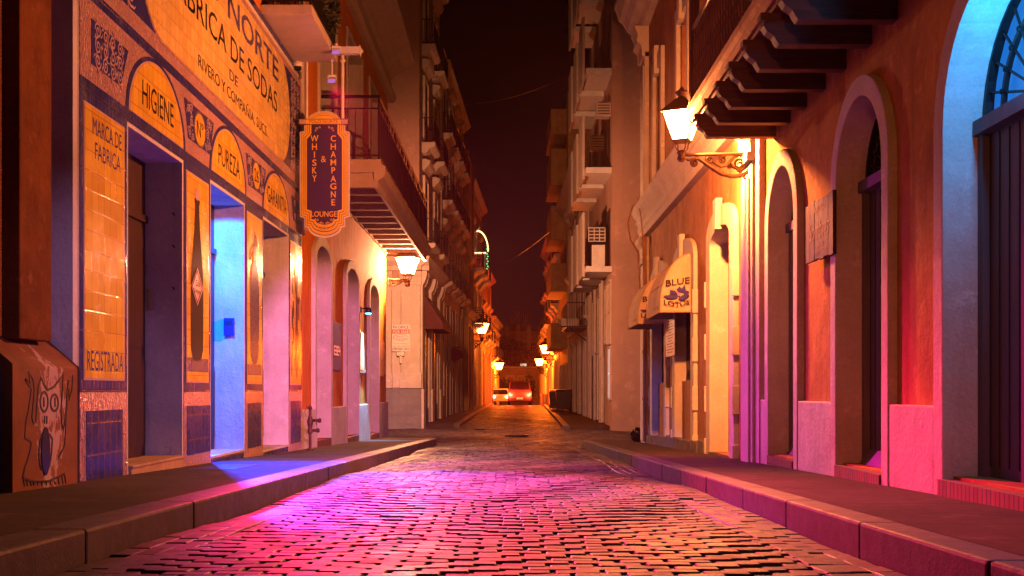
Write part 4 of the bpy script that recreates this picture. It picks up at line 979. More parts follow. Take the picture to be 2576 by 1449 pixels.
mb.add([(1.0, 3.95, .05), (4.8, 3.95, .05), (4.9, 2.75, .85), (.9, 2.75, .85), (.9, 2.5, .85), (4.9, 2.5, .85)], [(0, 1, 2, 3), (3, 2, 5, 4)])
mb.add([(1.0, 3.95, .05), (.9, 2.75, .85), (.9, 2.5, .85), (1.0, 2.5, .05)], [(0, 1, 2, 3)]); mb.add([(4.8, 3.95, .05), (4.9, 2.75, .85), (4.9, 2.5, .85), (4.8, 2.5, .05)], [(0, 1, 2, 3)])
mb.build('awning', plain('burgundy_canvas', (.08, .012, .012), .8), root)
r = thing('oval_shop_sign', 'dark red shaped shop sign projecting from the left row beyond the awning', 'sign', tuple(LS(12, 1.2, .5)))
x, z = ony(1143, 890, 60); mb = MB(CF(60)); mb.prism([(x - .45, z - .22), (x - .2, z - .3), (x, z - .42), (x + .2, z - .3), (x + .45, z - .22), (x + .45, z + .12), (x + .25, z + .2), (x, z + .3), (x - .25, z + .2), (x - .45, z + .12)], -.03, .03); mb.tube([(-3.3, z + .34, 0), (x + .3, z + .34, 0)], .02); mb.tube([(x, z + .3, 0), (x, z + .34, 0)], .015); mb.build('board', m_farR, r)
B = lambda u0, u1, n, w: [(lerp(u0, u1, (i + .5) / n), w) for i in range(n)]
house('town_house', 'pale town house with corniced roof and four balconied windows next to the corner mansion', LS, 8.42, 22, 15.6, m_farA, m_pale, [5.2, 9.1, 12.3], B(8.4, 22, 4, .6), gl, wh=2.3)
house('town_house', 'plain brown house front with no cornice between the pale house and the lantern decoration', LS, 22.02, 27, 14.2, m_farC, m_farC, [4.8], B(22, 27, 1, .5), gl, balc=False, corn=0, proud=.28)
hB = house('town_house', 'house with stepped white cornice carrying the lit flag basket on its balcony', LS, 27.02, 40, 13.4, m_farA, m_white, [4.3, 7.9], B(27, 40, 3, .7), gl, dep=.85, arcg=True)
house('town_house', 'lower yellow lit house at the far end of the left row', LS, 40.02, 53, 9.4, m_farC, m_pale, [3.9], B(40, 53, 3, .6), lambda u: gl(u) - .1, arcg=True, wh=2.2)
house('town_house', 'farthest narrow house of the left row behind the end lamp', LS, 53.02, 68, 6.4, m_farA, m_pale, [2.9], B(53, 68, 4, .5), lambda u: road_z(46 + u), wh=1.8, balc=True)
# festive lit basket with striped flag
Yd = 79; xd, zd = ony(1205, 640, Yd)
r = thing('festive_basket', 'lit festive basket with striped flag cloth and arched string lights on a balcony', 'decoration', (xd, Yd, zd - .9))
D_ = CF(Yd); mb = MB(D_); mb.lathe((xd, zd - .45, 0), [(.42, -.75), (.5, .45)], 14); mb.build('basket', m_whitep, r)
mb = MB(D_)
for i in range(7):
    a = -pi * .9 + i * pi * .8 / 6
    if i % 2 == 0: mb.add([(xd + .44 * cos(a - .12), zd - 1.15, -.44 * sin(a - .12)), (xd + .44 * cos(a + .12), zd - 1.15, -.44 * sin(a + .12)), (xd + .515 * cos(a + .12), zd - .05, -.515 * sin(a + .12)), (xd + .515 * cos(a - .12), zd - .05, -.515 * sin(a - .12))], [(0, 1, 2, 3)])
mb.build('red_stripes', emis('glowing_stripe_cloth', (.5, .0, .01), .7, (.4, .01, .01)), r)  # cloth stripes given a faint glow of their own, as if lit
mb = MB(D_)
for i in range(34):
    a = pi * i / 33; x, z = xd - .1 + .72 * cos(a), zd + .25 + 1.35 * sin(a) * (1 if i < 30 else .95)
    mb.lathe((x, z, .05), [(.03, -.05), (.06, 0), (.03, .05)], 6)
for i in range(10): mb.lathe((xd - .45 + i * .1, zd + .05, .5), [(.03, -.04), (.05, 0), (.03, .04)], 6)
for i in range(9): mb.lathe((xd - .30 + .03 * (i % 2), zd + .1 + i * .12, .0), [(.02, -.04), (.04, 0), (.02, .04)], 6)
mb.build('string_lights', emis('warm_bulbs', (1, .6, .25), 5), r)
mb = MB(D_)
for i in range(9): mb.lathe((xd + .55 + .06 * (i % 2), zd + .35 - i * .17, .2), [(.03, -.04), (.05, 0), (.03, .04)], 6)
mb.build('green_lights', emis('green_bulbs', (.1, 1, .3), 2), r)

# ------------------------------------------------------------------ near right: ochre building with round arches
N = RF()
root = thing('arched_building', 'ochre building with white round arched doorways and a wooden balcony overhead', 'building', (3.2, 10, walk_z(10)))
A = [(6.72, 8.52, 1.92, .90), (9.94, 11.34, 1.98, .72), (13.05, 14.34, 2.0, .66)]
mb = MB(N); mb.wall(3.0, 15.0, -1.6, 9, [(a, b, walk_z(a) + .10, z, r_) for a, b, z, r_ in A], .26, n=-.06)
mb.build('wall', m_rwall, root)
for a, b, z, r_ in A: mb = MB(N); mb.band(arch_path(a, b, -1.5, z, r_), arch_path(a - .185, b + .19, -1.5, z, r_ + .19), -.08, .02); mb.build('arch_surround', m_rwhite, root, bevel=.014)
for a, b in ((8.72, 9.75), (11.54, 12.86), (4.2, 6.53), (14.54, 14.86)): mb = MB(N); mb.box(a, b, -1.6, -.118, -.1, .012); mb.build('plinth', m_rwhite, root, bevel=.014)
mb = MB(N); mb.box(14.80, 15.02, -1.6, 9, -.2, .03); mb.build('edge_strip', m_rwhite, root, bevel=.01)
m_fan = emis('blue_lit_fanlight', (.015, .24, .95), .85)
m_fand = emis('dim_fanlight', (.30, .05, .02), .05)
for i, (a, b, z, r_) in enumerate(A):
    zs = walk_z((a + b) / 2)
    mb = MB(N); ar = arch(a + .003, b - .003, z, r_ - .003)
    for (p0, q0), (p1, q1) in zip(ar, ar[1:]): mb.poly([(p0, q0, .018), (p1, q1, .018), (p1, q1, -.30), (p0, q0, -.30)])
    for e in (a + .003, b - .003): mb.poly([(e, zs + .10, .018), (e, z, .018), (e, z, -.30), (e, zs + .10, -.30)])
    mb.build('reveal', m_rwhite, root)
    mb = MB(N); mb.box(a, b, zs + .1, z - .04, -.42, -.30); d = mb.build('door', m_gdoor, root)
    mb = MB(N)
    k = int((b - a) / .165)
    for q in range(k + 1): mb.box(lerp(a + .09, b - .09, q / k) - .006, lerp(a + .09, b - .09, q / k) + .006, zs + .2, z - .06, -.30, -.292)
    mb.build('board_joints', m_black, d)
    mb = MB(N); mb.box(a + .003, a + .09, zs + .1, z - .04, -.31, -.24); mb.box(b - .09, b - .003, zs + .1, z - .04, -.31, -.24); mb.box(a + .003, b - .003, z - .045, z + .06, -.34, -.20)
    mb.build('door_frame', m_gdoor, d)
    mb = MB(N); mb.lathe(((a + b) / 2 + .08, zs + 1.1, -.292), [(.025, 0), (.025, .01), (.01, .015), (.025, .04), (.022, .055), (.008, .06)], 10, 2); mb.box((a + b) / 2 + .05, (a + b) / 2 + .11, zs + .98, zs + 1.2, -.30, -.286); mb.build('door_handle', m_metal, d)
    if i != 0:
        mb = MB(N); mb.profile([(-.3, zs + .10), (-.18, zs + .10), (-.27, zs + .26), (-.3, zs + .26)], a + .1, b - .1); mb.build('weather_board', m_gdoor, d)
    mb = MB(N); mb.prism([(a + .02, z + .03)] + arch(a + .02, b - .02, z + .05, r_ - .02) + [(b - .02, z + .03)], -.40, -.335); f = mb.build('fanlight', m_fan if i == 0 else m_glass, root)
    mb = MB(N); m_ = (a + b) / 2
    for q in range(1, 12): t = pi * q / 12; mb.tube([(m_ - .16 * cos(t), z + .06 + .16 * sin(t), -.30), (m_ - (r_ - .03) * cos(t), z + .04 + (r_ - .03) * sin(t), -.30)], .011, 5)
    for rr_ in (.18, r_ * .66): mb.ribbon([(m_ - rr_ * cos(pi * q / 24), z + .05 + rr_ * sin(pi * q / 24)) for q in range(25)], .035, -.32, -.285)
    mb.band(arch(a + .003, b - .003, z + .05, r_ - .005), arch(a + .06, b - .06, z + .05, r_ - .07), -.335, -.27)
    for q in range(1, 12):
        t = pi * q / 12; mb.lathe((m_ - r_ * .66 * cos(t), z + .05 + r_ * .66 * sin(t), -.285), [(.02, 0), (.02, .015), (.008, .02)], 6, 2)
    mb.build('iron_grille', m_iron, f)
    mb = MB(N); mb.box(a + .01, b - .01, zs - .3, zs + .102, -.4, .035 if i else .06); mb.build('brick_step', m_bsill, root)
mb = MB(N); mb.box(10.30, 10.52, .42, .62, -.298, -.29); mb.build('paper_notice', m_whitep, root)
mb = MB(N)
for q in range(6): mb.box(10.33, 10.49 - .02 * (q % 3), .46 + q * .022, .468 + q * .022, -.2895, -.289)
mb.build('notice_lines', m_ink, bpy.data.objects['paper_notice'])
# rough wooden sign
y1, zt = onx(2021.5, 521.4, 3.12); y0, zb = onx(2090, 639.7, 3.12)
r = thing('wooden_sign', 'rough dark plank sign with carved lettering between two round arches', 'sign', (3.14, (y0 + y1) / 2, 1.34))
mb = MB(N); bs = [y0 + i * (y1 - y0) / 6 for i in range(7)]
rnd = random.Random(3)
for i in range(6): mb.box(bs[i] + .003, bs[i + 1] - .003, 1.345 + rnd.uniform(-.015, .015), 1.965 + rnd.uniform(-.012, .012), .02 + rnd.uniform(0, .006), .055 + rnd.uniform(0, .006))
p = mb.build('planks', m_sgnw, r, bevel=.004)
m_carve = plain('carved_pale_wood', (.26, .10, .05), .7)
for s, bx in (('SAVED', (11.55, 12.0, 1.84, 1.90)), ('Sombras', (11.42, 12.17, 1.56, 1.76)), ('INTO', (11.6, 11.9, 1.47, 1.52)), ('PARTIDA', (11.5, 12.0, 1.39, 1.45))): text(s, N, bx, .0625, m_carve, p, flip=True, italic=.2)
# wooden balcony on carved beams
mb = MB(N); mb.box(3.0, 14.9, 3.42, 3.53, -.05, .85); b = mb.build('balcony', m_beam, root)
mb = MB(N); mb.profile([(.78, 3.47), (.88, 3.47), (.91, 3.52), (.89, 3.56), (.93, 3.60), (.93, 3.68), (.88, 3.72), (.78, 3.72)], 3.0, 14.95); mb.box(14.85, 14.95, 3.45, 3.70, -.05, .80); mb.build('balcony_fascia', m_pale if False else m_tan, b, bevel=.006)
mb = MB(CF(0))
for Yb in (14.3, 13.55, 12.8, 12.05, 11.3, 10.5, 9.8, 9.05, 8.3, 7.5):
    pr = [(3.26, 3.13), (2.42, 3.13), (2.39, 3.17), (2.37, 3.21), (2.31, 3.25), (2.275, 3.30), (2.285, 3.35), (2.25, 3.36), (2.25, 3.42), (3.26, 3.42)]
    mb2 = MB(CF(Yb)); mb2.prism(pr, -.07, .07); mb2.build('carved_beam', m_beam, b, bevel=.005)
mb = MB(N)
prof = [(.018, 0), (.03, .04), (.018, .08), (.034, .2), (.02, .3), (.03, .36), (.016, .42), (.03, .48), (.034, .62), (.018, .74), (.03, .8), (.018, .86)]
for i in range(46): mb.lathe((14.75 - i * .16, 3.76, .85), prof, 7)
for i in range(6): mb.lathe((14.88, 3.76, .12 + i * .13), prof, 7)
mb.tube([(14.88, 4.64, 0), (14.88, 4.64, .85), (7, 4.64, .85)], .045, 6); mb.tube([(14.88, 3.75, 0), (14.88, 3.75, .85), (7, 3.75, .85)], .03, 6); mb.box(14.82, 14.94, 3.72, 6.6, .79, .91)
mb.build('balustrade', m_rail, b)

# ------------------------------------------------------------------ cream shop front with awnings
root = thing('shop_building', 'cream trimmed tan building with arched shop openings and a heavy white cornice', 'building', (3.2, 21, walk_z(21)))
O = [(16.85, 18.5, walk_z(17.6) + .02, 2.31, .20), (20.5, 22.5, -1.3, 2.28, .22), (24.1, 26.15, -1.3, 2.28, .22)]
mb = MB(N); mb.wall(15.02, 28.0, -2, 3.7, O, .25, n=-.04, sill=True); mb.build('wall', m_tan, root)
for a, b, c_, d_, rr_ in O:
    mb = MB(N)
    inner = arch_path(a, b, -1.4, d_, rr_)
    outer = [(a - .36, -1.4), (a - .36, d_)] + [(lerp(a - .36, b + .36, (1 - cos(pi * i / 18)) / 2), d_ + .10 + .42 * sin(pi * i / 18)) for i in range(1, 18)] + [(b + .36, d_), (b + .36, -1.4)]
    outer = [(a - .36, -1.4)] + [(lerp(a - .36, b + .36, (1 - cos(pi * i / 18)) / 2), d_ + .06 + .46 * sin(pi * i / 18) ** .8) for i in range(19)] + [(b + .36, -1.4)]
    mb.band(inner, outer, -.1, .03)
    m_ = (a + b) / 2; mb.prism([(m_ - .10, d_ + rr_ - .05), (m_ + .10, d_ + rr_ - .05), (m_ + .15, d_ + .62), (m_ - .15, d_ + .62)], .0, .10)
    for z in (-1.2, -.35, .5, 1.35):
        mb.box(a - .40, a - .34, z, z + .42, -.05, .055); mb.box(b + .34, b + .40, z, z + .42, -.05, .055)
    mb.build('opening_surround', m_cream, root, bevel=.012)
for i, (a, b, c_, d_, rr_) in enumerate(O):
    mb = MB(N); ar = arch(a + .003, b - .003, d_ - .002, rr_)
    for (p0, q0), (p1, q1) in zip(ar, ar[1:]): mb.poly([(p0, q0, .028), (p1, q1, .028), (p1, q1, -.27), (p0, q0, -.27)])
    for e in (a + .003, b - .003): mb.poly([(e, -1.35, .028), (e, d_, .028), (e, d_, -.27), (e, -1.35, -.27)])
    mb.build('reveal', m_cream, root)
    mb = MB(N)
    if i == 0: mb.box(a, b, c_ - .2, d_ + .25, -.36, -.275); mb.box(a + .8, a + .86, c_, d_, -.28, -.25); mb.build('door', m_farR, root)
    else:
        zsill = .18 if i == 1 else .16
        mb.box(a, b, -1.4, zsill, -.30, -.12); mb.build('window_apron', m_tan, root)
        mb = MB(N); mb.box(a, b, zsill, d_ + .2, -.36, -.275); w_ = mb.build('window', m_glass, root)
        mb = MB(N)
        for q in range(16): uu = lerp(a + .06, b - .06, q / 15); mb.tube([(uu + .03 * (-1) ** t, zsill + .03 + t * .18, -.20) for t in range(12)], .010, 4)
        for z in (zsill + .03, 1.2, 2.0): mb.tube([(a + .04, z, -.20), (b - .04, z, -.20)], .014, 4)
        mb.build('folding_grille', m_iron, w_)
mb = MB(N); mb.box(16.9, 18.45, walk_z(17.6) - .2, walk_z(17.6) + .018, -.3, .06); mb.build('door_step', m_sgnw, root)
# pilasters, stone course, cornice
for a, b in ((15.03, 15.75), (27.2, 28.0)):
    mb = MB(N); mb.box(a, b, -1.6, 3.0, -.1, .07); mb.box(a + .12, b - .12, -1.2, 2.8, -.1, .10); mb.box(a - .001, b + .04, 3.0, 3.12, -.1, .14)
    mb.profile([(-.1, 3.12), (.08, 3.12), (.1, 3.4), (.2, 3.5), (.2, 3.62), (-.1, 3.62)], a, b + .03); mb.box(a, b, 4.5, 8.0, -.1, .07); mb.box(a + .12, b - .12, 4.6, 7.7, -.1, .10)
    mb.profile([(-.1, 7.9), (.12, 7.9), (.14, 8.15), (.25, 8.25), (.22, 8.4), (.3, 8.6), (-.1, 8.6)], a, b + .05)
    mb.build('pilaster', m_cream, root, bevel=.01)
mb = MB(N); mb.profile([(-.1, 3.645), (.10, 3.645), (.10, 3.80), (.13, 3.84), (.12, 3.98), (.18, 4.06), (.16, 4.12), (.26, 4.24), (.30, 4.34), (.26, 4.42), (.12, 4.46), (-.1, 4.47)], 15.0, 28.15); mb.build('storey_cornice', m_cream, root, bevel=.008)
mb = MB(N); mb.profile([(-.1, 8.6), (.12, 8.6), (.2, 8.75), (.35, 8.85), (.45, 9.05), (.55, 9.12), (.62, 9.35), (.66, 9.42), (.66, 9.55), (-.1, 9.6)], 15.0, 28.5); mb.build('roof_cornice', m_cream, root, bevel=.01)
UW = [(17.0, 18.2, 4.72, 7.0), (20.9, 22.1, 4.72, 7.0), (24.6, 25.8, 4.72, 7.0)]
mb = MB(N); mb.wall(15.02, 28.0, 4.465, 10.2, UW, .3, n=-.03); mb.build('upper_wall', m_tan, root)
for a, b, c_, d_ in UW:
    mb = MB(N); mb.band([(a, c_), (a, d_), (b, d_), (b, c_)], [(a - .22, c_), (a - .22, d_ + .3), (b + .22, d_ + .3), (b + .22, c_)], -.05, .05)
    mb.prism([((a + b) / 2 - .12, d_ - .1), ((a + b) / 2 + .12, d_ - .1), ((a + b) / 2 + .16, d_ + .5), ((a + b) / 2 - .16, d_ + .5)], 0, .11)
    for q in range(6): mb.box(a - .28 + .0, b + .28, 4.48 + .0, 4.55, .0, .09)
    w_ = mb.build('upper_window', m_cream, root); mb = MB(N); mb.box(a, b, c_, d_, -.36, -.31); mb.build('shutter', m_dim, w_)
mb = MB(N); rnd = random.Random(9); u = 19.0
while u < 28.0:
    l = rnd.uniform(.4, .8); mb.box(u, min(28.05, u + l - .02), -1.8, walk_z(u) + .20 + rnd.uniform(-.02, .03), -.05, .055 + rnd.uniform(0, .035)); u += l
mb.build('stone_course', surf('rough_stone', (.24, .2, .17), (.13, .11, .09), bst=.7, ns=5), root, bevel=.018)
mb = MB(N); mb.tube([(27.0, -1.2, .09), (27.0, 3.6, .09)], .045, 8)
for z in (-.2, .9, 2.0): mb.lathe((27.0, z, .09), [(.06, -.04), (.06, .04)], 8)
mb.build('downpipe', m_tan, root)
mb = MB(N); mb.tube([(27.6, 4.44, .3), (27.62, 4.0, .42), (27.6, 3.6, .36), (27.58, 3.3, .18), (27.5, 2.2, .13), (27.5, 1.6, .12)], .022, 6); mb.tube([(26.7, 4.46, .28), (26.75, 4.0, .2), (26.7, 3.4, .16), (26.9, 2.6, .1), (27.0, 1.2, .06)], .016, 5); mb.build('hanging_cable', m_tan, root)
# menu board
y1, zt = onx(1678.5, 798, 3.17); y0, zb = onx(1701, 885, 3.17)
r = thing('menu_board', 'white printed notice board between the two shop windows', 'notice board', (3.16, (y0 + y1) / 2, zb))
mb = MB(N); mb.box(y0, y1, .68, 1.50, .04, .062); p = mb.build('board', m_whitep, r, bevel=.004)
mb = MB(N)
for q in range(13):
    w_ = [.35, .2, .3, .38, .34, .15, .4, .3, .2, .36, .2, .38, .3][q] * (y1 - y0); mb.box((y0 + y1) / 2 - w_, (y0 + y1) / 2 + w_, 1.42 - q * .056, 1.435 - q * .056, .0625, .064)
mb.build('text_lines', m_greyd, p)
# awnings
def awning(y0, y1, label):
    z0, zt_, xf = 1.40, 2.42, 2.64
    r = thing('shop_awning', label, 'awning', (3.2, (y0 + y1) / 2, z0), 'dome awnings over the shop windows'); k = 14; J = 7
    def prof(i): t = pi / 2 * i / k; return (3.19 - (3.19 - xf) * sin(t), z0 + .10 + (zt_ - z0 - .10) * cos(t))
    ye0, ye1 = y0 - .02, y1 + .02
    mb = MB()
    P = [prof(i) for i in range(k + 1)] + [(xf, z0)]
    for (xa, za), (xb, zb_) in zip(P, P[1:]): mb.add([(xa, ye0, za), (xa, ye1, za), (xb, ye1, zb_), (xb, ye0, zb_)], [(0, 1, 2, 3)])
    front = mb.build('canvas', m_can, r)
    for ye, sgn in ((ye0, -1), (ye1, 1)):      # side cheeks, bulging a little between the ribs
        mb = MB(); pts = []
        for i in range(k + 2):
            xx, zz = P[i]
            for j_ in range(J + 1):
                f = j_ / J; bul = .05 * sin(pi * f) * sin(pi * min(1, i / k))
                pts.append((lerp(xx, 3.19, f), ye + sgn * bul, zz))
        fs = [(i * (J + 1) + j_, i * (J + 1) + j_ + 1, (i + 1) * (J + 1) + j_ + 1, (i + 1) * (J + 1) + j_) for i in range(k + 1) for j_ in range(J)]
        mb.add(pts, fs); o = mb.build('cheek', m_canpale, r, smooth=True)
        if sgn < 0:
            F_ = CF(0); fy = -ye + .056
            tx = lambda x, y_: (lerp(xf, 3.19, (x - 380) / 215 * .93 + .07 if False else (x - 365) / 232), lerp(zt_, z0, (y_ - 752) / 495))
            def wv(amp): return lambda a, b_, u, v: (u, v + amp * sin(a * pi) - amp * .5)
            a_, b_ = tx(400, 1030), tx(580, 965); text('BLUE', F_, (a_[0], b_[0], a_[1] + .02, b_[1]), fy, m_print, o, warp=lambda a, b2, u, v: (u, v - .03 + .06 * a), bold=.02)
            a_, b_ = tx(386, 1198), tx(580, 1155); text('LOTUS', F_, (a_[0], b_[0], a_[1], b_[1]), fy, m_print, o, warp=lambda a, b2, u, v: (u, v + .02 * cos(a * 2 * pi)), bold=.02)
            mb = MB(F_)
            pet = [[(495, 1105), (440, 1095), (430, 1060), (470, 1070)], [(500, 1090), (480, 1060), (505, 1030), (525, 1065)], [(515, 1085), (520, 1050), (543, 1018), (550, 1060), (535, 1085)], [(530, 1100), (550, 1065), (578, 1078), (560, 1105)], [(500, 1105), (450, 1105), (425, 1080), (445, 1120), (480, 1130)],
                   [(480, 1115), (440, 1105), (378, 1112), (405, 1135), (450, 1140), (490, 1130)], [(520, 1110), (570, 1100), (578, 1112), (545, 1140), (515, 1150), (490, 1140)], [(500, 1120), (540, 1125), (540, 1155), (500, 1145)]]
            for q, pp in enumerate(pet): mb.prism([tx(*t) for t in pp], fy, fy + .004 + .0008 * q)
            lo = mb.build('lotus_print', m_lotus, o)
            mb = MB(F_); mb.prism(ell(tx(497, 1100), .03, .032, 14), fy + .004, fy + .016); mb.build('lotus_core', m_lotusl, lo)
    for s, (ua, ub) in (('carving', (ye0 + .35, ye0 + 1.0)),):
        text(s, Frame((xf, 0, 0), (0, 1, 0), (0, 0, 1), (-1, 0, 0)), (ua, ub, z0 + .06, z0 + .14), .003, m_print, front, flip=True, italic=.2)
    mb = MB()
    mb.tube([(3.19, ye0, z0), (xf, ye0, z0), (xf, ye1, z0), (3.19, ye1, z0)], .018, 6)
    for ye in (ye0, ye1): mb.tube([(x_, ye, z_) for x_, z_ in P], .016, 5)
    for i in (5, 10): xx, zz = P[i]; mb.tube([(xx - .004, ye0, zz + .004), (xx - .004, ye1, zz + .004)], .007, 4)
    mb.build('awning_frame', m_can, r)
awning(20.5, 22.5, 'nearer canvas dome awning with blue lotus print over shop window')
awning(24.1, 26.15, 'farther canvas dome awning half hidden behind the other lotus awning')
r = thing('trash_bag', 'black knotted trash bag at the foot of the shop corner', 'trash bag', (3.1, 28.6, walk_z(28.6)))
bm = bmesh.new(); bmesh.ops.create_icosphere(bm, subdivisions=3, radius=1); rnd = random.Random(4)
for v in bm.verts:
    p = v.co; k = 1 + .10 * sin(p.x * 7 + p.z * 5) + .08 * sin(p.y * 9 - p.z * 6) + rnd.uniform(-.03, .03)
    v.co = Vector((p.x * .20 * k, p.y * .22 * k, (p.z * .17 + .15) * (k if p.z < .6 else 1.15)))
me = bpy.data.meshes.new('bag'); bm.to_mesh(me); bm.free(); me.materials.append(plain('black_plastic', (.008, .008, .01), .3)); o = bpy.data.objects.new('bag', me); COL.objects.link(o); o.parent = r; o.location = (.02, 0, .0)
# ------------------------------------------------------------------ apartment block with slab balconies (far right corner)
root = thing('apartment_block', 'grey rendered apartment block with thin white balcony slabs and tall fin walls', 'building', (3.82, 49, farwalk_z(49)))
mb = MB(); mb.add([(3.82, 44, -2), (12, 44, -2), (12, 44, 22), (3.82, 44, 22)], [(0, 1, 2, 3)])
mb.add([(3.82, 44, -2), (3.82, 44, 22), tuple(RS(11, 22, 0)), tuple(RS(11, -2, 0))], [(0, 1, 2, 3)])
mb.add([(12, 44, 22), (12, 55, 22), tuple(RS(11, 22, 0)), (3.82, 44, 22)], [(0, 1, 2, 3)])
mb.build('wall', m_grey, root)
for zf in (4.76, 8.55, 12.35, 16.1):
    for u in (.15, 3.5, 7.0):
        mb = MB(RS); mb.box(u, u + 2.5, zf - .22, zf, -.05, .98); s_ = mb.build('balcony_slab', m_whitep, root, bevel=.01)
        mb = MB(RS); mb.box(u + .6, u + 2.55, zf - .35, zf + 2.15, .985, 1.08); mb.build('fin_wall', m_pale, s_, bevel=.008)
        mb = MB(RS); mb.box(u + .5, u + 1.3, zf + .02, zf + 2.3, -.1, .03); mb.box(u + 1.5, u + 2.3, zf + .02, zf + 2.3, -.1, .03); mb.build('balcony_door', m_dim, root)
m_gl2 = plain('window_glass', (.02, .02, .022), .1)
for u, w, z0, z1, m in ((.7, .35, -.3, 1.62, m_litb), (.7, .35, 1.85, 4.2, m_gl2), (2.2, .35, 1.9, 4.1, m_gl2), (3.8, .45, -1.2, 1.3, m_dim), (5.4, .4, 1.6, 4.0, m_gl2), (6.6, .5, -1.2, 1.6, m_dim), (8.2, .4, 1.6, 4.0, m_gl2), (9.6, .5, -1.2, 1.6, m_dim)):
    mb = MB(RS); mb.band([(u - w, z0), (u - w, z1), (u + w, z1), (u + w, z0), (u - w, z0)], [(u - w - .08, z0 - .08), (u - w - .08, z1 + .08), (u + w + .08, z1 + .08), (u + w + .08, z0 - .08), (u - w - .08, z0 - .08)], -.05, .07); f = mb.build('window', m_pale, root)
    mb = MB(RS); mb.box(u - w, u + w, z0, z1, -.05, .02); mb.box(u - w, u + w, (z0 + z1) / 2 - .03, (z0 + z1) / 2 + .03, .02, .05); mb.build('pane', m, f)
mb = MB(RS)
for u in (4.6, 7.4, 10.6): mb.box(u - .12, u + .12, -2, 4.5, -.05, .10)
mb.tube([(3.0, -1.3, .1), (3.0, 4.5, .1)], .05, 6); mb.tube([(8.9, -1.3, .1), (8.9, 4.5, .1)], .05, 6)
mb.build('pier', m_pale, root)
r = thing('air_conditioner', 'white air conditioner standing on the lowest near balcony slab', 'air conditioner', tuple(RS(.9, 4.76, .5)), 'air conditioners on the apartment block')
mb = MB(RS); mb.box(.5, .8, 4.78, 5.62, .22, .72); mb.build('case', m_whitep, r, bevel=.02)
r = thing('air_conditioner', 'slatted window air conditioner mounted above the standing white unit', 'air conditioner', tuple(RS(1.0, 5.9, .5)), 'air conditioners on the apartment block')
mb = MB(RS); mb.box(.6, 1.3, 5.75, 6.3, .2, .85); mb.build('case', m_dim, r); mb = MB(RS)
for q in range(5): mb.box(.57, .6, 5.75 + q * .13, 5.78 + q * .13, .2, .85)
for q in range(4): mb.box(.57, .6, 5.75, 6.3, .2 + q * .21, .23 + q * .21)
mb.build('slats', m_whitep, r)
for q, (u, z, lb) in enumerate(((.5, 10.6, 'window air conditioner high beside the smooth grey end wall'), (3.2, 9.9, 'window air conditioner over the second balcony bay'))):
    r = thing('air_conditioner', lb, 'air conditioner', tuple(RS(u, z, .3)), 'air conditioners on the apartment block'); mb = MB(RS); mb.box(u, u + .6, z, z + .55, .0, .55); mb.build('case', m_pale, r, bevel=.015)
    mb = MB(RS); [mb.box(u - .015, u, z + .06 + t * .11, z + .09 + t * .11, .05, .5) for t in range(5)]; mb.build('slats', m_dim, r)

# ------------------------------------------------------------------ rest of the right row
hN = house('town_house', 'narrow old house with long moulded cornice right after the slab balconies', RS, 11.02, 27, 11.2, m_farB, m_pale, [3.6, 7.0], B(11, 27, 4, .55), gr_, balc=False, corn=.85, arcg=True, wh=2.4)
mb = MB(RS); mb.box(12.4, 16.2, 3.05, 3.15, 0, 1.0); r = mb.build('balcony', m_iron, hN)
mb = MB(RS)
for q in range(24): mb.tube([(12.4 + q * .165, 3.15, .98), (12.4 + q * .165, 4.3, .98)], .02, 4); mb.tube([(12.4, 3.15 , q * .04), (12.4, 4.3, q * .04)], .012, 4) if q % 3 == 0 else None
mb.tube([(12.4, 4.3, 0), (12.4, 4.3, .98), (16.2, 4.3, .98)], .03); mb.tube([(12.4, 3.1, .9), (12.4, 2.7, .4), (12.4, 2.4, .0)], .03)
mb.build('railing', m_iron, r)
for q in range(3): mb = MB(RS); mb.box(12.5 + q * 1.2, 13.4 + q * 1.2, 3.16 + .1 * q, 3.5 + .1 * q, .4, 1.25); mb.build('planter_box', m_pale, r)
rt = thing('box_balcony_house', 'tall house with solid orange box balconies stacked above each other', 'building', tuple(RS(31, -1.2, 0)))
mb = MB(RS); mb.box(27.02, 37, -2.2, 18.5, -6, .05); mb.build('wall', m_farC, rt)
for z0, z1 in ((2.75, 4.25), (6.3, 8.0), (9.6, 11.6), (13.0, 15.2), (16.2, 17.7)):
    mb = MB(RS); mb.box(28.5, 35, z0, z1, .0, 1.02); mb.box(28.44, 35.06, z0 - .10, z0 + .03, .0, 1.08); mb.build('box_balcony', m_farC, rt, bevel=.015)
    mb = MB(RS); mb.box(28.8, 34.5, z1 + .02, z1 + 1.1, .0, .08); mb.build('opening', m_dim, rt)
for u in (28.6, 31.8, 35): window(rt, Frame(RS(0, 0, .05), RS.U, RS.V, RS.N), u, .5, -1.2, 1.6, m_pale, ped=False)
house('town_house', 'white house with louvred shutters after the box balconies', RS, 37.02, 49, 9.6, m_pale, m_white, [3.2, 6.2], B(37, 49, 3, .55), gr_, corn=.4, wh=2.1)
house('town_house', 'tall dark red house with white string courses behind the white shuttered house', RS, 49.02, 62, 12.4, m_farR, m_white, [2.8, 5.4, 8.0], B(49, 62, 3, .6), lambda u: road_z(44 + u), balc=True, corn=.5, wh=1.9)
house('town_house', 'last low house of the right row beside the trees', RS, 62.02, 78, 5.5, m_farA, m_pale, [2.6], B(62, 78, 4, .5), lambda u: road_z(44 + u), balc=False, corn=.3, wh=1.6)

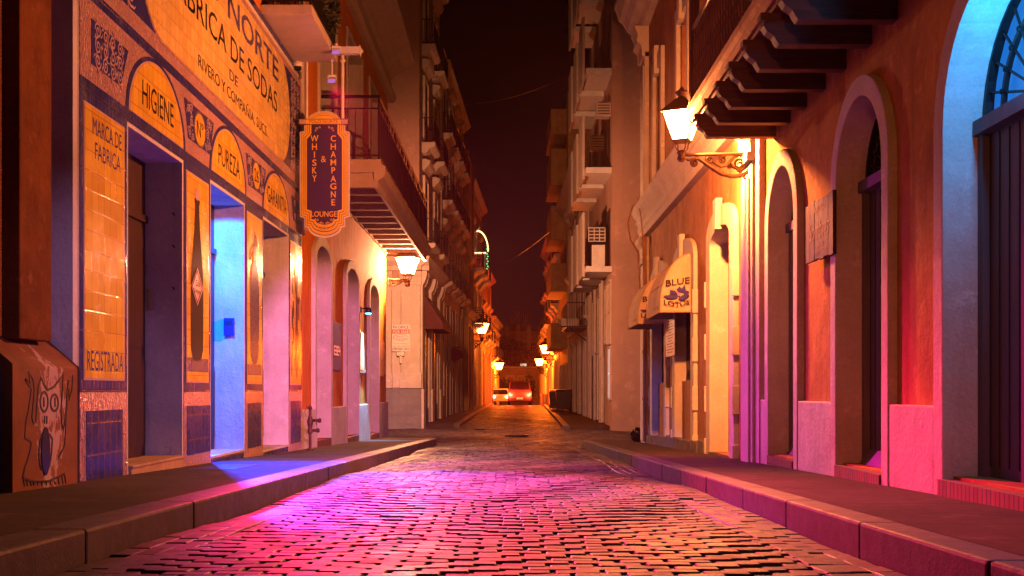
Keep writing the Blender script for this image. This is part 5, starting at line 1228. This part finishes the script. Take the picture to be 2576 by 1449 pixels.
# ------------------------------------------------------------------ across the end of the street
E = CF(150)
r = thing('pilaster_building', 'wide pale building with rounded white piers closing the far end of the street', 'building', (1, 150, -2))
xa, z1 = ony(1225, 832, 150); xb, _ = ony(1375, 832, 150)
mb = MB(E); mb.box(xa - 4, xb + 6, -3, z1, -10, 0); mb.build('wall', m_farB, r)
for i in range(6):
    x = ony(1222 + i * 27, 0, 150)[0]; zt = ony(0, 824, 150)[1]; mb = MB(E); mb.box(x - .28, x + .28, -2, zt + .0, -.2, .35); mb.lathe((x, zt, .05), [(.28, 0), (.25, .25), (.12, .4)], 10); mb.build('pier', m_pale, r)
for i in range(5):
    for zz, lit in ((5.1, 0), (2.3, 1)):
        x = ony(1235 + i * 27, 0, 150)[0]; mb = MB(E); mb.box(x - .5, x + .5, zz, zz + 1.25, -.1, .05); w_ = mb.build('window', m_white, r)
        mb = MB(E); [mb.box(x - .46 + q * .31, x - .2 + q * .31, zz + .05 + t * .6, zz + .57 + t * .6, .0, .08) for q in range(3) for t in range(2)]; mb.build('pane', m_lit if (lit and i == 3) else m_glass, w_)
mb = MB(E); mb.profile([(-.1, 3.9), (.3, 3.95), (.4, 4.2), (-.1, 4.25)], xa - 4, xb + 6); mb.build('string_course', m_pale, r)
mb = MB(E); x0, zz = ony(1283, 785, 158); x1, z0 = ony(1328, 832, 158); mb.box(x0, x1, 5, lerp(z0, zz, .35), -9, -8)
for i in range(9): xx = lerp(x0, x1, i / 8); mb.box(xx - .07, xx + .07, z0, zz - .2 * (i % 2), -8.4, -8.1)
mb.build('roof_tank_frame', m_farB, r)
E2 = CF(128)
r = thing('low_building', 'low rose building with two white framed windows at the end of the street', 'building', (1, 128, -2))
xa, z1 = ony(1238, 926, 128); xb, _ = ony(1352, 926, 128); z1 = ony(0, 922, 128)[1]
mb = MB(E2); mb.box(xa - 3, xb + 4, -4, z1, -6, 0); mb.build('wall', m_farB, r)
mb = MB(E2); mb.profile([(-.1, z1 - .3), (.25, z1 - .2), (.35, z1), (-.1, z1 + .05)], xa - 3, xb + 4); mb.build('cornice', m_white, r)
for px in (1284, 1311):
    x = ony(px, 0, 128)[0]; mb = MB(E2); mb.band([(x - .32, -.5), (x - .32, z1 - 1.15), (x + .32, z1 - 1.15), (x + .32, -.5)], [(x - .5, -.5), (x - .5, z1 - .95), (x + .5, z1 - .95), (x + .5, -.5)], -.1, .08); w_ = mb.build('window', m_white, r)
    mb = MB(E2); mb.box(x - .32, x + .32, -.5, z1 - 1.15, -.1, .02); mb.build('pane', m_farC, w_)
m_leafA = plain('street_tree_leaves', (.04, .055, .015), .55, var=.5); m_leafB = plain('dark_tree_leaves', (.04, .06, .02), .55, var=.5); m_bark = surf('bark', (.08, .05, .03), (.04, .025, .015))
def tree(c, rad, n, s, label, m, seed, zg):
    r = thing('tree', label, 'tree', (c[0], c[1], zg)); rnd = random.Random(seed); mb = MB()
    mb.tube([(c[0], c[1], zg), (c[0] + .1, c[1], lerp(zg, c[2], .5)), (c[0], c[1], c[2])], .16, 7, .08)
    for i in range(6):
        a = i * 1.05; mb.tube([(c[0], c[1], lerp(zg, c[2], .55 + .05 * i)), (c[0] + rad[0] * .6 * cos(a), c[1] + rad[1] * .6 * sin(a), c[2] + rad[2] * (.1 + .1 * i))], .07, 5, .02)
    mb.build('trunk', m_bark, r)
    mb = MB()
    for i in range(14):
        d = Vector((rnd.gauss(0, 1), rnd.gauss(0, 1), rnd.gauss(0, 1))).normalized() * rnd.uniform(.25, .8)
        leaves(mb, (c[0] + d.x * rad[0], c[1] + d.y * rad[1], c[2] + d.z * rad[2]), tuple(q * rnd.uniform(.28, .5) for q in rad), n // 14, s, rnd)
    mb.build('crown', m, r, recalc=False)
x, z = ony(1258, 970, 116); tree((x, 116, z), (1.3, 1.4, 1.5), 1700, .12, 'bushy tree glowing yellow under the end lamp of the left row', m_leafA, 1, -1.9)
x, z = ony(1289, 892, 135); tree((x, 135, z), (2.1, 2.0, 1.7), 1700, .17, 'broad green tree rising behind the low rose building', m_leafA, 2, -2)
x, z = ony(1334, 975, 116); tree((x, 116, z), (.75, 1.0, 1.6), 1000, .11, 'narrow dark tree beside the last low house on the right', m_leafB, 3, -1.9)

# ------------------------------------------------------------------ cars, bins
def car(name, label, X, Y, zg, w, l, h, hood, facing, paint, lights, big):
    r = thing(name, label, 'car', (X, Y, zg)); s = facing                # facing -1: its tail is towards us
    fr = Frame((X, Y, zg), (0, 1, 0), (0, 0, 1), (1, 0, 0)); mb = MB(fr); hw = w / 2
    body = [(0, .38), (-.06, .55), (0, .95), (.05, h * .58), (.9, h * .60), (l - hood * .9, h * .58), (l - .2, h * .48), (l, .7), (l, .36), (.2, .30)]
    mb.prism(body, -hw, hw); b = mb.build('body', paint, r, bevel=.07, smooth=True)
    p = [(.08, h * .575), (.35, h * .93), (.6, h), (l * .55, h), (l - hood * 1.2, h * .60)]
    q = []; mb = MB(fr)
    for n_, f in ((-1, 1), (1, 1)): q += [(u, v, n_ * (hw - .06 - .16 * (v - h * .57) / (h * .43))) for u, v in p]
    k = len(p); mb.add(q, [list(range(k)), list(range(k, 2 * k))[::-1]] + [(i, (i + 1) % k, k + (i + 1) % k, k + i) for i in range(k)]); c = mb.build('cabin', paint, r, bevel=.05)
    mb = MB(Frame((X, Y, zg), (1, 0, 0), (0, 0, 1), (0, -1, 0)))
    mb.add([(-hw + .16, h * .62, -.09), (hw - .16, h * .62, -.09), (hw - .28, h * .92, -.33), (-hw + .28, h * .92, -.33)], [(0, 1, 2, 3)])
    mb.v = [v + Vector((0, -.012, .008)) for v in mb.v]
    mb.build('rear_window' if s < 0 else 'windscreen', m_glass, c)
    mb = MB(Frame((X, Y, zg), (1, 0, 0), (0, 0, 1), (0, -1, 0))); mb.box(-hw + .02, hw - .02, .32, .62, -.1, .12); mb.build('bumper', m_black if big else paint, r, bevel=.04)
    mb = MB(Frame((X, Y, zg), (1, 0, 0), (0, 0, 1), (0, -1, 0))); mb.box(-.26, .26, .66, .80, -.06, .075) if not big else mb.box(-.26, .26, .50, .64, .0, .135); mb.build('number_plate', m_whitep, r)
    for sx in (-1, 1):
        mb = MB(Frame((X, Y, zg), (1, 0, 0), (0, 0, 1), (0, -1, 0)))
        if s < 0: mb.prism([(sx * (hw - .30), .78), (sx * (hw - .02), .86), (sx * (hw - .02), 1.12), (sx * (hw - .16), 1.14), (sx * (hw - .24), .98)], -.2, .075)
        else: mb.prism(ell((sx * (hw - .25), .72), .17, .11, 12), -.2, .09)
        mb.build('tail_light' if s < 0 else 'headlight', lights, r)
        for u in (.75, l - .85):
            mb = MB(fr); mb.lathe((u, .33, sx * (hw - .11)), [(.20, -.1), (.33, -.1), (.34, 0), (.33, .1), (.20, .1)], 18, 2); t = mb.build('wheel', m_black, r)
            mb = MB(fr); mb.lathe((u, .33, sx * (hw - .11)), [(.19, -.105), (.19, .105)], 14, 2); mb.build('rim', m_metal, t)
    return r
m_tail = emis('lit_tail_light', (1, .04, .012), 5); m_head = emis('lit_headlight', (1, .8, .55), 20)
Xc, _ = ony(1307, 0, 97); car('pickup_car', 'silver pale car seen from behind with both tail lights lit red', Xc, 95.5, road_z(96.5) + .02, 2.0, 4.6, 2.05, 1.0, -1, plain('silver_paint', (.10, .05, .05), .4, .2), m_tail, True)
Xw, _ = ony(1259, 0, 104); car('oncoming_car', 'white oncoming car with headlights on beyond the crest of the street', Xw, 103, road_z(105) + .02, 1.75, 4.2, 1.45, 1.2, 1, m_whitep, m_head, False)
m_bin = plain('dark_bin_plastic', (.025, .02, .02), .45)
def binn(X, Y, zg, k, label):
    r = thing('wheelie_bin', label, 'bin', (X, Y, zg), 'wheelie bins on the right far pavement'); fr = Frame((X, Y, zg), (1, 0, 0), (0, 0, 1), (0, -1, 0))
    mb = MB(fr); mb.frus((0, 0), .10 * k, 1.05 * k, .34 * k, .34 * k, .43 * k, .45 * k); mb.build('tub', m_bin, r, bevel=.03)
    mb = MB(fr); mb.add([(-.47 * k, 1.06 * k, .5 * k), (.47 * k, 1.06 * k, .5 * k), (.47 * k, 1.06 * k, -.48 * k), (-.47 * k, 1.06 * k, -.48 * k), (-.44 * k, 1.14 * k, .42 * k), (.44 * k, 1.14 * k, .42 * k), (.44 * k, 1.2 * k, -.44 * k), (-.44 * k, 1.2 * k, -.44 * k)], [(3, 2, 1, 0), (4, 5, 6, 7), (0, 1, 5, 4), (1, 2, 6, 5), (2, 3, 7, 6), (3, 0, 4, 7)]); mb.build('lid', m_bin, r, bevel=.02)
    for sx in (-1, 1): mb = MB(fr); mb.lathe((sx * .36 * k, .12 * k, -.36 * k), [(.12 * k, -.04), (.12 * k, .04)], 14, 0); mb.build('wheel', m_black, r)
binn(3.02, 67.5, farwalk_z(67.5), 1.08, 'nearer black wheelie bin against the right far building')
binn(2.72, 71, farwalk_z(71), 1.05, 'black wheelie bin half hidden behind the nearer bin')
r = thing('litter_bin', 'small metal litter bin with a bag rim near the end of the right pavement', 'bin', (2.62, 92, farwalk_z(92)))
fr = Frame((2.62, 92, farwalk_z(92)), (1, 0, 0), (0, 0, 1), (0, -1, 0)); mb = MB(fr); mb.lathe((0, 0, 0), [(.22, 0), (.25, .72), (.29, .74), (.29, .80), (.24, .80), (.22, .5)], 16); mb.build('drum', m_metal, r, smooth=True)
# cables over the street
def cable(a, b, sag, label):
    r = thing('overhead_cable', label, 'cable', a); mb = MB()
    mb.tube([tuple(Vector(a).lerp(Vector(b), t / 14) - Vector((0, 0, sag * 4 * (t / 14) * (1 - t / 14)))) for t in range(15)], .018, 4); mb.build('wire', m_iron, r)
a = ony(1245, 668, 95); b = ony(1388, 578, 72); cable((a[0], 95, a[1]), (b[0], 72, b[1]), .3, 'thin cable strung across the street between the two far rows')
a = ony(1168, 262, 66); b = ony(1440, 160, 60); cable((a[0], 66, a[1]), (b[0] + .8, 60, b[1]), .5, 'faint high cable crossing the dark sky from the corniced house')

# ------------------------------------------------------------------ light, air, camera
def light(name, kind, loc, col, power, parent=None, **k):
    l = bpy.data.lights.new(name, kind); l.color = col; l.energy = power
    for a, b in k.items():
        if a != 'aim': setattr(l, a, b)
    o = bpy.data.objects.new(name, l); COL.objects.link(o); o.location = loc
    if 'aim' in k: o.rotation_euler = (Vector(k['aim']) - Vector(loc)).to_track_quat('-Z', 'Y').to_euler()
    return o
# violet and rose floodlights under the upper balcony
light('violet_flood', 'SPOT', (F1[0], F1[1] - .12, F1[2] - .1), (.66, .012, .50), 9500, aim=(.5, 14.8, -1.0), spot_size=R(60), spot_blend=.9, shadow_soft_size=.06)
light('rose_flood', 'SPOT', (F1[0] + .03, F1[1] - .14, F1[2] - .12), (1, .012, .12), 42000, aim=(.7, 9.4, -1.2), spot_size=R(31), spot_blend=.9, shadow_soft_size=.06)
# violet floodlight under the wooden balcony, above the photographer
r = thing('floodlight', 'violet floodlight bolted under the wooden balcony above the viewer', 'floodlight', (2.25, 4.5, 3.05))
fr = Frame((2.25, 4.5, 3.05), (1, 0, 0), (0, 0, 1), (0, -1, 0)); mb = MB(fr); mb.tube([(0, .0, 0), (0, .38, 0)], .014); mb.lathe((0, 0, 0), [(.05, .1), (.09, .05), (.10, -.06), (.08, -.06), (.05, .0)], 12, 2); mb.build('lamp_head', m_black, r)
light('violet_flood_high', 'SPOT', (2.24, 4.62, 2.98), (1, .22, .62), 20000, aim=(-4.2, 28.5, -1.3), spot_size=R(20), spot_blend=.45, shadow_soft_size=.05)
light('violet_flood_side', 'SPOT', (2.24, 4.64, 2.98), (.7, .34, .8), 1000, aim=(-4.2, 11.5, -.2), spot_size=R(27), spot_blend=.8, shadow_soft_size=.05)
light('near_lamp_beam', 'SPOT', (-3.0, -6.2, 3.35), (1, .24, .05), 2000, aim=(2.4, 16, 1.6), spot_size=R(34), spot_blend=.6, shadow_soft_size=.15)
light('blue_fill', 'POINT', (-4.22, 15.2, .5), (.0, .08, 1), 60, shadow_soft_size=.1)
light('arch_blue', 'POINT', (3.36, 7.62, 2.35), (.01, .34, 1), 85, shadow_soft_size=.06)
# blue light inside the middle tiled doorway
r = thing('doorway_spotlight', 'tiny blue spotlight in the upper corner of the middle tiled doorway', 'spotlight', (-4.22, 15.08, 2.5))
fr = Frame((-4.22, 15.08, 2.5), (1, 0, 0), (0, 0, 1), (0, -1, 0)); mb = MB(fr); mb.lathe((0, 0, 0), [(.03, .12), (.045, .08), (.05, 0)], 10); mb.build('lamp_head', m_black, r)
mb = MB(fr); mb.lathe((0, 0, 0), [(.046, -.006), (.046, .002)], 10); mb.build('lens', m_blueglow, r)
light('blue_spot', 'SPOT', (-4.22, 15.10, 2.45), (.0, .15, 1), 1900, aim=(-4.15, 16.9, .75), spot_size=R(92), spot_blend=.12, shadow_soft_size=.03)
light('blue_down', 'SPOT', (-4.30, 16.15, 2.4), (.0, .05, 1), 26000, aim=(-2.9, 13.4, -1.0), spot_size=R(64), spot_blend=.5, shadow_soft_size=.03)
light('wall_blue_spot', 'SPOT', (-3.76, 30.35, 1.98), (.12, .50, 1), 5000, aim=(-3.95, 30.4, -1.0), spot_size=R(52), spot_blend=.6, shadow_soft_size=.04)
# red of the tail lights on the street
for sx in (-1, 1): light('tail_glow', 'POINT', (Xc + sx * .8, 95.2, road_z(96) + .9), (1, .03, .01), 1500, shadow_soft_size=.1)

nt = W.node_tree; bg_ = nt.nodes['Background']
tc = nd(nt, 'TexCoord'); sx = nd(nt, 'SeparateXYZ'); nt.links.new(tc.outputs['Generated'], sx.inputs[0])
cr = nd(nt, 'ValToRGB'); e = cr.color_ramp.elements; e[0].position, e[0].color = 0, (.08, .014, .010, 1); e[1].position, e[1].color = .33, (.001, .0003, .0004, 1)
x = e.new(.13); x.color = (.032, .009, .010, 1); x = e.new(.23); x.color = (.008, .002, .0025, 1)
nt.links.new(sx.outputs[2], cr.inputs[0]); nt.links.new(cr.outputs[0], bg_.inputs[0]); bg_.inputs[1].default_value = .4

HAZE = .0004
if HAZE:
    m = bpy.data.materials.new('night_haze'); m.use_nodes = True; n2 = m.node_tree; n2.nodes.remove(n2.nodes['Principled BSDF'])
    v = n2.nodes.new('ShaderNodeVolumePrincipled'); v.inputs['Density'].default_value = HAZE; v.inputs['Color'].default_value = (1, .45, .36, 1); v.inputs['Anisotropy'].default_value = .2
    n2.links.new(v.outputs[0], n2.nodes['Material Output'].inputs['Volume'])
    mb = MB(); mb.box(-205, 205, -35, 425, -4.5, 24); o = mb.build('haze', m); tag(o, kind='stuff')

cam = bpy.data.cameras.new('camera'); cam.sensor_width = 36; cam.lens = FP / 2576 * 36; cam.shift_y = (982 - 724.5) / 2576; cam.clip_end = 2000; cam.clip_start = .05
co = bpy.data.objects.new('camera', cam); COL.objects.link(co); co.rotation_euler = (R(90), 0, 0); S.camera = co
S.view_settings.view_transform = 'Standard'; S.view_settings.look = 'None'; S.view_settings.exposure = -.42; S.view_settings.gamma = 1
S.cycles.use_denoising = True
S.cycles.max_bounces = 5; S.cycles.diffuse_bounces = 1; S.cycles.glossy_bounces = 2; S.cycles.sample_clamp_indirect = 4; S.cycles.sample_clamp_direct = 0
